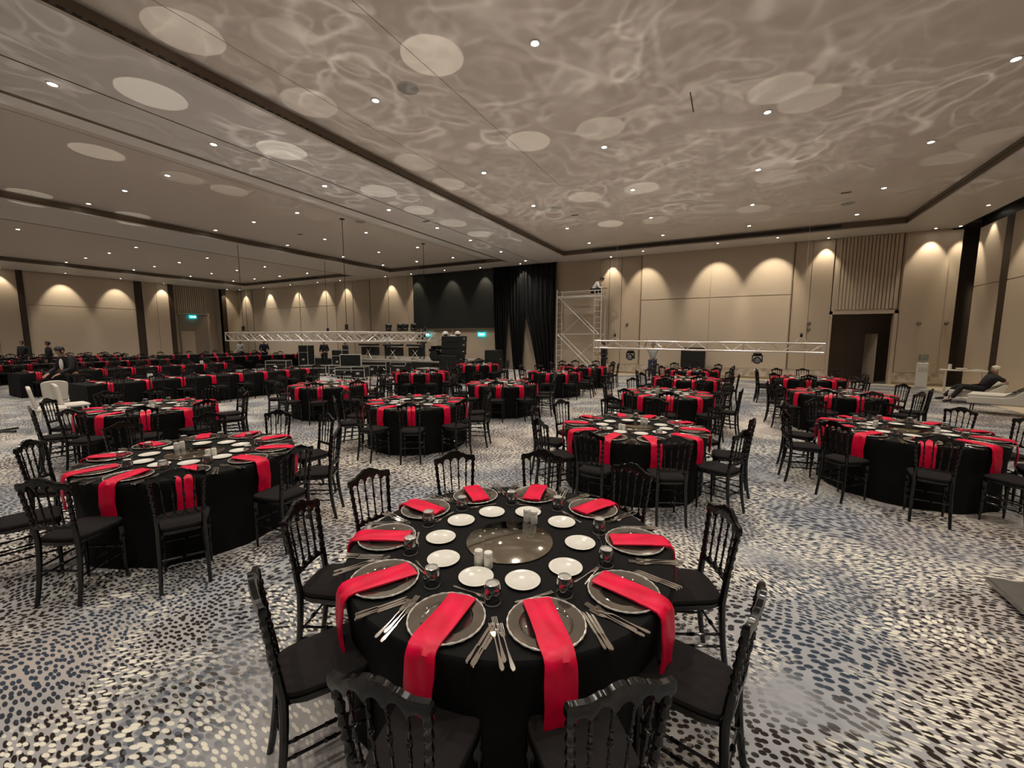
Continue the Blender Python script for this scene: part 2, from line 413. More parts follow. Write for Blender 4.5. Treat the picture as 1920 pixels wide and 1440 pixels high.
def sign(loc, rz, label):
    e = empty('exit_sign', loc, rz, label, 'exit sign', 'lit exit signs')
    MB().box((0, 0, 0), (.52, .05, .24), 0, .01).build('panel', M_exit, e)
    q = MB(); q.box((-.1, -.028, 0), (.10, .008, .13)); q.prism([(.02, -.03), (.12, -.03), (.12, -.07), (.2, 0), (.12, .07), (.12, .03), (.02, .03)], -.032, -.026); q.build('pictogram', M_exitw, e)
    MB().box((0, .03, .13), (.3, .02, .04)).build('bracket', M_black, e)
sign((XL + .12 - .9, 19.0, 3.62), PI / 2, 'green lit exit sign above the door in the far left wall')
sign((-18.2, 22.28, 2.1), 0, 'green lit exit sign behind the end of the hanging truss')
sign((-13.9, 22.28, 2.1), 0, 'green lit exit sign on the wall beside the black curtain')

# wall devices
for loc, rot, lab in (((3.0, YB - .06, 2.56), 0, 'small round dark wall device on the beige pier left of the dark doorway, upper one'), ((3.0, YB - .06, 2.3), 0, 'small round dark wall device on the beige pier left of the dark doorway, lower one'),
                      ((6.6, YB - .06, 2.5), 0, 'small dark wall device above the water cooler'), ((7.42, YB - .03, 2.5), 0, 'small wall device on the narrow corner pier'), ((-7.1, YB - .06, 2.6), 0, 'small dark wall device seen through the scaffold'),
                      ((-4.9, YB - .06, 2.62), 0, 'small wall device on the narrow strips right of the scaffold')):
    e = empty('wall_sensor', loc, 0, lab, 'wall device', 'wall devices')
    q = MB(); q.lathe([(.07, 0), (.07, -.03), (.05, -.05), (0, -.055)], 14, ax='y'); q.build('housing', M_bronze, e)
    MB().lathe([(.02, -.05), (.02, -.066), (0, -.066)], 8, ax='y').build('lens', M_alu, e)
for x in (-12.0,): pass

# ------------------------------------------------------------------ lights
def spot(name, loc, direction, power, ang, blend, size=.05, col=(1, .90, .79), data=None):
    if data is None:
        data = bpy.data.lights.new(name, 'SPOT'); data.energy = power; data.spot_size = math.radians(ang); data.spot_blend = blend; data.shadow_soft_size = size; data.color = col
    o = bpy.data.objects.new(name, data); C.objects.link(o); o.location = loc
    o.rotation_euler = Vector(direction).to_track_quat('-Z', 'Y').to_euler(); return o
_dl = {}
fix = empty('downlight', (0, 0, 0))
q = MB(); q.lathe([(.085, 0), (.085, -.012), (.062, -.016), (.05, .0)], 20, cap=False); q.build('trim_ring', M_soff, fix)
q = MB(); q.lathe([(0, -.010), (.052, -.010)], 16, cap=False); q.build('diffuser', M_glow, fix)
def downlight(x, y, z, label, power=None, group='recessed downlights'):
    place(fix, (x, y, z - .001), 0, label, 'downlight', group)
    k = power or P_DOWN
    if k not in _dl:
        s_ = spot('downlight_lamp', (x, y, z - .03), (0, 0, -1), k, 125, .9, .06); _dl[k] = s_.data
    else: spot('downlight_lamp', (x, y, z - .03), (0, 0, -1), 0, 0, 0, data=_dl[k])
ORD = ['first', 'second', 'third', 'fourth', 'fifth', 'sixth', 'seventh', 'eighth', 'ninth', 'tenth', 'eleventh', 'twelfth']
ys = [2.95, 6.2, 10.1, 13.3, 16.6, 19.6]
for nm, xs in (('nearest ceiling recess', [3.8, .4, -2.88, -6.19]), ('middle ceiling recess', [-14.08, -16.7, -19.4]), ('far ceiling recess', [-26.6, -29.7, -32.8, -36.0])):
    for i, x in enumerate(xs):
        for j, y in enumerate([-.4] + ys):
            x_ = x + (.35 if (nm[0] == 'f' and x == -36.0) else 0)
            downlight(x_, y, ZC, 'recessed downlight in %s, %s row from the right, %s from back wall' % (nm, ORD[i], ORD[6 - j]))
for j, y in enumerate((.6, 2.97, 5.4, 8.2, 10.65, 13.2, 15.5, 18.2, 20.95)):
    downlight(-10.2, y, ZS, 'recessed downlight in the wide front ceiling beam, %s from back wall' % ORD[8 - j])
# wall washers
wf = empty('wall_washer', (0, 0, 0))
q = MB(); q.lathe([(.07, 0), (.07, -.012), (.045, -.018), (.04, .0)], 18, cap=False); q.build('trim_ring', M_soff, wf)
q = MB(); q.lathe([(0, -.010), (.042, -.010)], 14, cap=False); q.build('diffuser', M_glow, wf)
def washer(x, y, z, d, label, p=1, ang=62):
    place(wf, (x, y, z - .001), 0, label, 'spotlight', 'wall washing spotlights')
    spot('washer_lamp', (x, y, z - .03), d, P_WALL * p, ang, .55, .03, (1, .86, .66))
k = 0
for x, yy, p, w in ((-5.75, 21.95, 1, 'by the scaffold'), (-4.0, 21.2, 1.2, 'at the left edge of the big beige panel'), (-.75, 21.0, 1.6, 'left of centre of the big beige panel'), (1.5, 21.0, 1.6, 'at the right of the big beige panel'), (3.4, 22.05, 1.0, 'beside the fluted wall panel'), (6.7, 22.0, 1.1, 'above the water cooler'),
                 (-10.85, 21.6, 1.0, 'above the black curtain'), (-13.6, 21.7, 1.0, 'right over the dark screen'), (-16.1, 21.5, .9, 'over the middle of the dark screen'), (-19.0, 21.7, .8, 'left over the dark screen'), (-21.4, 21.8, 1.1, 'left of the dark screen'),
                 (-25.9, 21.8, 1, 'on the far back wall, fifth from the corner'), (-28.3, 21.7, 1, 'on the far back wall, fourth from the corner'), (-31.6, 21.7, 1, 'on the far back wall, third from the corner'), (-35.3, 21.8, 1.2, 'on the far back wall, second from the corner'), (-38.9, 21.9, 1.2, 'on the far back wall next to the corner')):
    washer(x, yy, ZS, (0, (YB - yy) * .55, -1), 'small ceiling spotlight washing the back wall ' + w, p)
for y, xx, p, w in ((8.3, -39.7, 1, 'by the pilaster at the left end'), (11.0, -39.2, 1.5, 'on the left half of the fabric panel'), (13.8, -39.2, 1.3, 'on the right half of the fabric panel'), (16.6, -39.7, 1.2, 'on the pilaster before the recess'), (21.2, -39.6, .8, 'past the door recess'), (3.5, -39.2, 1, 'nearest the camera side')):
    washer(xx, y, ZS, ((XL - xx) * .5, 0, -1), 'small ceiling spotlight washing the left wall ' + w, p)
for y, xx, w in ((22.0, 7.38, 'closest to the corner'), (19.0, 6.95, 'second from the corner'), (15.5, 6.95, 'third from the corner')):
    washer(xx, y, ZS, (.28, .15 if y > 21 else 0, -1), 'small ceiling spotlight along the right wall ' + w, .9)
for y, w in ((18.6, 'second from the corner'), (21.2, 'first from the corner'), (15.0, 'third from the corner')):
    washer(7.7, y, ZC - .05, (.1, 0, -1), 'small spotlight inside the dark channel of the right wall ' + w, .5)

# ceiling bits
for x, y, z, lab in ((-5.38, 6.19, ZC, 'round grey ceiling speaker above the front table'), (3.2, 17.9, ZC, 'round grey ceiling speaker near the right wall'), (-13.0, 12.0, ZC, 'round grey ceiling speaker in the middle recess'), (-5.6, 13.9, ZC, 'round grey ceiling speaker in the nearest recess')):
    e = empty('ceiling_speaker', (x, y, z), 0, lab, 'ceiling speaker', 'ceiling speakers')
    MB().lathe([(.19, 0), (.19, -.008), (.17, -.012), (0, -.012)], 28).build('grille', mat('speaker_grille', (.30, .28, .26), .7), e)
    MB().lathe([(.2, 0), (.2, -.014), (.188, -.014), (.188, 0)], 28, cap=False).build('rim', M_soff, e)
for x, y, z, lab in ((-5.3, 15.0, ZC, 'small dark ceiling hatch in the nearest recess'), (2.9, 16.6, ZC, 'small dark ceiling hatch near the right wall'), (-10.0, 12.3, ZS, 'small dark hatch in the front ceiling beam'), (-16.9, 12.2, ZC, 'small dark ceiling hatch above the truss')):
    o = MB().box((0, 0, -.006), (.26, .12, .012), 0, .003).build('ceiling_hatch', M_bronze, None, True, (x, y, z)); tag(o, lab, 'hatch', 'ceiling hatches')
e = empty('ceiling_slot', (-.9, 9.05, ZC), 0, 'short black slit in the nearest ceiling recess', 'ceiling slot')
MB().box((0, 0, -.004), (.02, .75, .008)).build('slit', M_black, e)

# added patterned spots brighten the ceiling in place of light off the tableware
def gobo(seed, power):
    d = bpy.data.lights.new('added_uplight', 'SPOT'); d.energy = power; d.spot_size = math.radians(120); d.spot_blend = .8; d.shadow_soft_size = .01; d.color = (1, .93, .84)
    d.use_nodes = True; nt = d.node_tree; L = nt.links; em = nt.nodes['Emission']
    g = nt.nodes.new('ShaderNodeTexCoord'); sx = nt.nodes.new('ShaderNodeSeparateXYZ'); L.new(g.outputs['Normal'], sx.inputs[0])
    def mth(op, a, b=None):
        x = nt.nodes.new('ShaderNodeMath'); x.operation = op
        for i, v in enumerate((a, b)):
            if v is None: continue
            if isinstance(v, (int, float)): x.inputs[i].default_value = v
            else: L.new(v, x.inputs[i])
        return x.outputs[0]
    az = mth('ABSOLUTE', sx.outputs[2]); az = mth('MAXIMUM', az, .05)
    cb = nt.nodes.new('ShaderNodeCombineXYZ'); L.new(mth('DIVIDE', sx.outputs[0], az), cb.inputs[0]); L.new(mth('DIVIDE', sx.outputs[1], az), cb.inputs[1]); cb.inputs[2].default_value = seed * 3.7
    ns = nt.nodes.new('ShaderNodeTexNoise'); ns.inputs['Scale'].default_value = 2.2; ns.inputs['Detail'].default_value = 2; L.new(cb.outputs[0], ns.inputs['Vector'])
    sc = nt.nodes.new('ShaderNodeVectorMath'); sc.operation = 'SCALE'; sc.inputs['Scale'].default_value = .9; L.new(ns.outputs[1], sc.inputs[0])
    ad = nt.nodes.new('ShaderNodeVectorMath'); ad.operation = 'ADD'; L.new(cb.outputs[0], ad.inputs[0]); L.new(sc.outputs[0], ad.inputs[1])
    def rings(scale, r0, w, amp):
        v = nt.nodes.new('ShaderNodeTexVoronoi'); v.inputs['Scale'].default_value = scale; L.new(ad.outputs[0], v.inputs['Vector'])
        a = mth('ABSOLUTE', mth('SUBTRACT', v.outputs['Distance'], r0)); a = mth('DIVIDE', a, w); a = mth('SUBTRACT', 1.0, a); a = mth('MAXIMUM', a, 0.0)
        return mth('MULTIPLY', mth('POWER', a, 2.0), amp)
    pat = mth('ADD', rings(3.0, .36, .09, 1.8), rings(5.5, .42, .12, 1.0))
    n2 = nt.nodes.new('ShaderNodeTexNoise'); n2.inputs['Scale'].default_value = 1.6; n2.inputs['Detail'].default_value = 2; L.new(cb.outputs[0], n2.inputs['Vector'])
    mk = mth('MULTIPLY', mth('MAXIMUM', mth('SUBTRACT', n2.outputs[0], .40), 0.0), 7.0)
    st = mth('ADD', mth('MULTIPLY', pat, mk), .35)
    L.new(st, em.inputs['Strength']); return d
GOBO = [gobo(i, P_GLOW) for i in range(5)]

# ------------------------------------------------------------------ spindle-back chair (faces +Y)
def back_y(z):      # lean of the back and curve of the rear legs
    if z < .46: return -.185 - .050 * ((.46 - z) / .46) ** 2
    return -.185 - .055 * ((z - .46) / .44)
def bead(path0, path1, r, beads, n=8, steps=4):
    """turned rod: thin shaft with rings"""
    pts = []; rad = []; p0 = Vector(path0); p1 = Vector(path1)
    ts = {0: r, 1: r}
    for b, w in beads:
        for dt, k in ((-.030, 1), (-.022, 1 + .7 * w), (0, 1 + w), (.022, 1 + .7 * w), (.030, 1)):
            t = min(1, max(0, b + dt)); ts[t] = r * k
    for t in sorted(ts): pts.append(p0.lerp(p1, t)); rad.append(ts[t])
    return MB().tube(pts, rad, n)
def bend(x, y, z):   # gentle curve of the back in plan
    return (x, y + .018 * (x / .2) ** 2 - .018, z)
def chair_parts():
    P = []
    # cushion: rounded trapezoid, domed
    def outline(w0, w1, y0, y1, n=28, e=4.5):
        o = []
        for k in range(n):
            a = 2 * PI * k / n; c, s_ = math.cos(a), math.sin(a)
            u = abs(c) ** (2 / e) * (1 if c > 0 else -1); v = abs(s_) ** (2 / e) * (1 if s_ > 0 else -1)
            y = (y0 + y1) / 2 + v * (y1 - y0) / 2; t = (v + 1) / 2
            o.append((u * (w0 + (w1 - w0) * t), y))
        return o
    mb = MB(); n = 28
    lay = [(.97, .456), (1.0, .460), (1.01, .468), (.99, .480), (.92, .487), (.6, .492), (.25, .494)]
    V = []; F = []
    for sc, z in lay: V += [(x * sc, -.01 + (y + .01) * sc, z) for x, y in outline(.178, .208, -.20, .205, n)]
    for i in range(len(lay) - 1):
        for k in range(n): j = (k + 1) % n; F.append((i * n + k, i * n + j, (i + 1) * n + j, (i + 1) * n + k))
    F += [tuple(reversed(range(n))), tuple(range((len(lay) - 1) * n, len(lay) * n))]
    mb.add(V, F); P.append(('seat_cushion', mb, M_cush))
    mb = MB(); V = []; F = []
    for sc, z in ((.95, .425), (1.01, .428), (1.025, .440), (1.02, .455), (.96, .458)): V += [(x * sc, -.01 + (y + .01) * sc, z + (.006 * math.sin(y * 30) if z < .45 else 0)) for x, y in outline(.178, .208, -.20, .205, n)]
    for i in range(4):
        for k in range(n): j = (k + 1) % n; F.append((i * n + k, i * n + j, (i + 1) * n + j, (i + 1) * n + k))
    F += [tuple(reversed(range(n))), tuple(range(4 * n, 5 * n))]
    mb.add(V, F); P.append(('seat_frame', mb, M_lac))
    for s_ in (-1, 1):      # front legs, turned
        pts = [(.0, .0), (.12, .3), (.3, .55)]
        mb = MB().tube([(s_ * .175, .165, 0), (s_ * .175, .165, .03), (s_ * .175, .165, .12), (s_ * .175, .165, .30), (s_ * .175, .165, .31), (s_ * .175, .165, .325), (s_ * .175, .165, .34), (s_ * .175, .165, .35), (s_ * .175, .165, .38), (s_ * .175, .165, .43)],
                       [.011, .012, .015, .019, .024, .025, .024, .018, .022, .022], 10)
        P.append(('leg', mb, M_lac))
    for s_ in (-1, 1):      # rear legs run up into the turned back posts
        pts = []; rad = []
        for i in range(9):
            z = .46 * i / 8; pts.append((s_ * (.160 + .012 * (1 - z / .46)), back_y(z), z)); rad.append(.0155 + .004 * z / .46)
        zz = .50
        pts.append((s_ * .161, back_y(.52), .52)); rad.append(.019)
        pts.append((s_ * .163, back_y(.585), .585)); rad.append(.018)
        z = .595
        while z < .845:
            for dz, r in ((0, .0135), (.008, .0175), (.016, .019), (.024, .0175), (.032, .0135)):
                pts.append((s_ * (.163 + (z + dz - .585) * .085), back_y(z + dz), z + dz)); rad.append(r)
            z += .052
            for dz, r in ((-.012, .0145),): pts.append((s_ * (.163 + (z + dz - .585) * .085), back_y(z + dz), z + dz)); rad.append(r)
        pts.append((s_ * .186, back_y(.88), .88)); rad.append(.016)
        P.append(('leg', MB().tube(pts, rad, 8), M_lac))
    # crest rail
    top = [(-.205, .858), (-.206, .885), (-.195, .897), (-.175, .896), (-.135, .900), (-.105, .912), (-.09, .922), (-.078, .918), (-.068, .926), (-.045, .938), (-.02, .943), (-.008, .941), (0, .935)]
    top = top + [(-x, z) for x, z in reversed(top[:-1])]
    xs = [-.187, -.118, -.04, .04, .118, .187]
    bot = [(.205, .858)]
    for i in range(5, 0, -1):
        a, b = xs[i] - .008, xs[i - 1] + .008; lift = .028 if abs(i - 3) < 2 else .02
        base = .845 + (.018 if 1 < i < 5 else .0)
        for k in range(9):
            t = k / 8; bot.append((a + (b - a) * t, base - .006 + lift * math.sin(t * PI) ** .5))
    bot[0] = (.203, .85)
    poly = top + bot + [(-.203, .85)]
    # build as strip of quads between top and bottom samples so the scallops stay clean
    def interp(pl, x):
        for (x0, z0), (x1, z1) in zip(pl, pl[1:]):
            if min(x0, x1) - 1e-9 <= x <= max(x0, x1) + 1e-9: return z0 + (z1 - z0) * ((x - x0) / (x1 - x0) if abs(x1 - x0) > 1e-9 else 0)
        return pl[-1][1]
    def strip(tp, bt, x0, x1, yf, t, nn=56):
        V = []; F = []
        for i in range(nn + 1):
            x = x0 + (x1 - x0) * i / nn; zt = interp(tp, x); zb = interp(bt, x)
            for y, z in ((-t, zb), (t, zb), (t * 1.1, (zb + zt) / 2), (t * .75, zt), (-t * .75, zt), (-t * 1.1, (zb + zt) / 2)): V.append((x, back_y(z) + y, z))
        for i in range(nn):
            for k in range(6): j = (k + 1) % 6; F.append((i * 6 + k, i * 6 + j, (i + 1) * 6 + j, (i + 1) * 6 + k))
        F += [tuple(range(6)), tuple(reversed(range(nn * 6, nn * 6 + 6)))]
        return MB().add(V, F)
    btm = sorted(bot[1:] , key=lambda p: p[0]); btm = [(-.206, .852)] + btm + [(.206, .852)]
    P.append(('crest_rail', strip(top[1:-1], btm, -.204, .204, 0, .0135).map(bend), M_lac))
    lt = []
    xl = [-.168, -.103, -.035, .035, .103, .168]
    for i in range(5):
        a, b = xl[i] + .006, xl[i + 1] - .006
        for k in range(7): t = k / 6; lt.append((a + (b - a) * t, .598 - .020 * math.sin(t * PI) ** .5))
    P.append(('lower_rail', strip(lt, [(-.17, .558), (.17, .558)], -.165, .165, 0, .010, 40).map(bend), M_lac))
    for i in range(1, 5):
        mb = bead((xl[i], back_y(.59), .588), (xs[i], back_y(.86), .868), .0062, [(.08, .5), (.30, .35), (.5, .9), (.56, .6), (.72, .35), (.92, .5)], 7)
        P.append(('spindle', mb.map(bend), M_lac))
    def st(a, b): P.append(('stretcher', bead(a, b, .0075, [(.12, .4), (.5, .9), (.46, .6), (.54, .6), (.88, .4)], 7), M_lac))
    for s_ in (-1, 1):
        st((s_ * .175, .165, .21), (s_ * .165, back_y(.20), .20)); st((s_ * .175, .165, .28), (s_ * .163, back_y(.27), .27))
    st((-.175, .165, .25), (.175, .165, .25)); st((-.165, back_y(.24), .24), (.165, back_y(.24), .24))
    return P
cp = [(a, b.map(lambda x, y, z: (x * .87, y * .88 if y > 0 else y, z * 1.022)), c) for a, b, c in chair_parts()]
chair = empty('spindle_back_chair', (0, 0, 0))
for nm, mb, mt_ in cp: mb.build(nm, mt_, chair)
allc = MB()
for nm, mb, mt_ in cp: allc.cur = 0 if mt_ is M_lac else 1; allc.merge(mb)
far_chair = allc.build('spindle_back_chair', [M_lac, M_cush])
n_near = [0]

# ------------------------------------------------------------------ tableware prototypes (each lies at z=0, long axis along +Y = outwards)
def flat_piece(outline_l, th=.0022, lift=None):
    mb = MB().prism(outline_l, 0, th, 'xy')
    if lift: mb.map(lift)
    return mb
def fork_mb(L=.20):
    mb = MB(); s = L / .2
    H = [(-.0035, .035), (-.0025, .06), (-.003, .10), (-.0055, .145), (-.009, .185), (-.006, .197), (0, .20)]
    H = H + [(-x, y) for x, y in reversed(H[:-1])]
    head = [(.0035, .035), (.0095, .022), (.0115, .0), (-.0115, .0), (-.0095, .022), (-.0035, .035)]
    mb.prism([(x * s, y * s) for x, y in H], .001, .0042, 'xy'); mb.prism([(x * s, y * s) for x, y in head], .002, .004, 'xy')
    for i in range(4): x = (-.0102 + i * .0068); mb.box((x * s, -.022 * s, .003), (.0033 * s, .046 * s, .002))
    return mb.map(lambda x, y, z: (x, y, z + (.006 * max(0, (-y - .0) / .045)) + .004 * math.exp(-((y - .05 * s) / .03) ** 2)))
def knife_mb(L=.23):
    s = L / .23
    B = [(-.002, .105), (-.0075, .10), (-.0078, .0), (-.005, -.02), (.003, -.035), (.0045, .0), (.0042, .105)]
    H = [(-.003, .10), (-.004, .13), (-.0070, .175), (-.005, .192), (0, .195), (.005, .192), (.0070, .175), (.004, .13), (.003, .10)]
    mb = MB(); mb.prism([(x * s, y * s) for x, y in B], .001, .0028, 'xy'); mb.prism([(x * s, y * s) for x, y in H], .0, .0065, 'xy'); return mb
fork_f = fork_mb(); knife_f = knife_mb(); fork_s = fork_mb(.155); knife_s = knife_mb(.18)
FORK = fork_f.build('fork', M_silver); KNIFE = knife_f.build('knife', M_silver); DFORK = fork_s.build('dessert_fork', M_silver); DKNIFE = knife_s.build('dessert_knife', M_silver)
# charger plate: smoked glass with beaded rim
charger = empty('charger_plate', (0, 0, 0))
MB().lathe([(.0, .004), (.098, .004), (.106, .007), (.112, .0125), (.160, .0155), (.160, .012), (.10, .001), (.0, .0)], 48).build('plate', M_charg, charger)
mb = MB(); V = []; F = []; n1, n2 = 96, 6
for i in range(n1):
    a = 2 * PI * i / n1; w = .0042 + .0012 * math.sin(i * PI / 2)
    for k in range(n2): b = 2 * PI * k / n2; r = .161 + w * math.cos(b); V.append((r * math.cos(a), r * math.sin(a), .0150 + w * math.sin(b)))
for i in range(n1):
    for k in range(n2): j = (k + 1) % n2; q = (i + 1) % n1; F.append((i * n2 + k, q * n2 + k, q * n2 + j, i * n2 + j))
mb.add(V, F); mb.build('rim', M_chrim, charger)
MB().lathe([(.1, .0052), (.1025, .0075), (.105, .0070)], 48, cap=False).build('inner_ring', M_charg, charger)
far_charger = MB().lathe([(.0, .004), (.098, .004), (.112, .0125), (.160, .0155), (.166, .0165), (.166, .013), (.10, .001), (.0, .0)], 28).build('charger_plate', M_charg)
BREAD = MB().lathe([(0, .005), (.052, .005), (.058, .008), (.084, .0135), (.0865, .0135), (.085, .0115), (.056, .002), (.048, 0), (0, 0)], 40).build('bread_plate', M_white)
TUMB = MB().lathe([(.0375, 0), (.0405, .025), (.0395, .055), (.034, .080), (.0305, .090), (.026, .0905), (.0235, .084), (.0, .082)], 22, cap=False).build('tumbler', M_glass)
tumb2 = MB()
tumb2.cur = 0; tumb2.lathe([(.0375, 0), (.041, .028), (.0395, .058), (.034, .083), (.031, .090)], 24, cap=False)
tumb2.lathe([(.0355, .001), (.039, .028), (.0375, .056), (.032, .076), (.0, .079)], 24, cap=False)
tumb2.cur = 1; tumb2.lathe([(.031, .090), (.027, .0915), (.023, .086), (.0, .0845)], 24, cap=False)
tumb2.lathe([(.0365, .0), (.0385, .0005), (.038, .002), (.0362, .002)], 24, cap=False)
M_glassb = mat('glass_base', (.85, .84, .80), .12, .6)
bpy.data.objects.remove(TUMB); TUMB = tumb2.build('tumbler', [M_glass, M_glassb])
shaker = empty('shaker', (0, 0, 0))
MB().lathe([(0, 0), (.0225, 0), (.0235, .004), (.0235, .060), (.0225, .063)], 22).build('body', M_white, shaker)
mb = MB().lathe([(.0215, .063), (.0235, .065), (.0235, .076), (.021, .0815), (0, .083)], 22); mb.build('cap', M_white, shaker)
MIRR = MB().lathe([(0, 0), (.242, 0), (.25, .003), (.25, .007), (.246, .0085), (0, .0085)], 64).build('mirror_disc', M_mirr)

def napkin_mesh(seed, edge, hang=.265, w=.063, thick=.011, inn=.585):
    """folded strip: inner end on the plate, outer end over the table edge; local +Y = outwards from table centre"""
    R = random.Random(seed); z0 = .020
    path = [(inn, z0), (inn + .06, z0 + .001), (inn + .12, z0), (.80, z0 + .001), (edge - .085, .020), (edge - .04, .0185), (edge - .005, .0125), (edge + .012, -.003), (edge + .018, -.025), (edge + .022, -.08)]
    k = 5
    for i in range(1, k + 1): path.append((edge + .024 + .004 * math.sin(i), -.08 - (hang - .08) * i / k))
    nx = 10; V = []; F = []; wob = [R.uniform(-1, 1) for _ in range(8)]
    L = len(path)
    for i, (y, z) in enumerate(path):
        p0 = path[max(0, i - 1)]; p1 = path[min(L - 1, i + 1)]
        t = Vector((p1[0] - p0[0], p1[1] - p0[1])).normalized(); nrm = Vector((-t.y, t.x))
        if nrm.y < 0 and i < 6: nrm = -nrm
        nrm = Vector((-t.y, t.x)); 
        for side in (0, 1):
            for j in range(nx + 1):
                u = j / nx * 2 - 1; ww = w * (1 + .03 * math.sin(i * 1.3 + wob[0] * 3)); 
                dx = u * ww + .012 * wob[1] * (i / L) + .003 * wob[2] * math.sin(i)
                lump = .0022 * math.sin(u * 5 + i * .9 + wob[3] * 4) + .0015 * math.sin(i * 2.1 + u * 3)
                hgt = (thick + lump) * (1 - .35 * abs(u) ** 6) if side else 0
                dy = nrm.x * hgt; dz = nrm.y * hgt
                sk = (.010 * u * wob[4] if i < 2 or i > L - 3 else 0)
                V.append((dx, y + dy + (sk if i < 2 else 0), z + dz + (sk if i > L - 3 else 0)))
    st_ = 2 * (nx + 1)
    for i in range(L - 1):
        for j in range(nx):
            a = i * st_ + j; F.append((a + nx + 1, a + nx + 2, a + nx + 2 + st_, a + nx + 1 + st_)); F.append((a, a + st_, a + st_ + 1, a + 1))
        a = i * st_; F.append((a, a + nx + 1, a + nx + 1 + st_, a + st_)); b_ = a + nx; F.append((b_, b_ + st_, b_ + nx + 1 + st_, b_ + nx + 1))
    F.append(tuple(list(range(nx + 1)) + list(reversed(range(nx + 1, st_))))); o = (L - 1) * st_
    F.append(tuple(list(reversed(range(o, o + nx + 1))) + list(range(o + nx + 1, o + st_))))
    mb = MB(); mb.add(V, F)
    # a visible folded edge along one side
    return mb
NAPR = [napkin_mesh(i, .905).build('napkin', M_red) for i in range(4)]
NAPL = [napkin_mesh(i + 9, .905, .22).build('napkin', M_red) for i in range(2)]

def cloth_mesh(R, H, seed, n=144, amp=.030):
    r_ = random.Random(seed); ph = [r_.uniform(0, 6.28) for _ in range(6)]
    prof = [(0, H), (.5 * R, H), (R - .02, H), (R - .006, H - .002), (R, H - .01), (R + .003, H - .03), (R - .002, H - .1), (R - .02, H - .22), (R - .03, H - .36), (R - .03, H - .52), (R - .028, .10), (R - .028, .012)]
    V = []; F = []
    for i, (r, z) in enumerate(prof):
        d = max(0, (H - z - .03) / H)
        for k in range(n):
            a = 2 * PI * k / n
            f = math.sin(a * 9 + ph[0] + .8 * math.sin(a * 2 + ph[1])) * .6 + math.sin(a * 17 + ph[2] + math.sin(3 * a + ph[3])) * .4
            rr = r + amp * d ** .8 * f * .8 * (1 if i > 4 else 0) - (amp * .2 * d)
            V.append((rr * math.cos(a), rr * math.sin(a), z))
    m_ = len(prof)
    for i in range(m_ - 1):
        for k in range(n): j = (k + 1) % n; F.append((i * n + k, (i + 1) * n + k, (i + 1) * n + j, i * n + j))
    return MB().add(V, F)
CLOTHS = [cloth_mesh(.895, .75, s).build('round_table', M_cloth) for s in (1, 2, 3)]
for o in CLOTHS: used.discard(o.name)

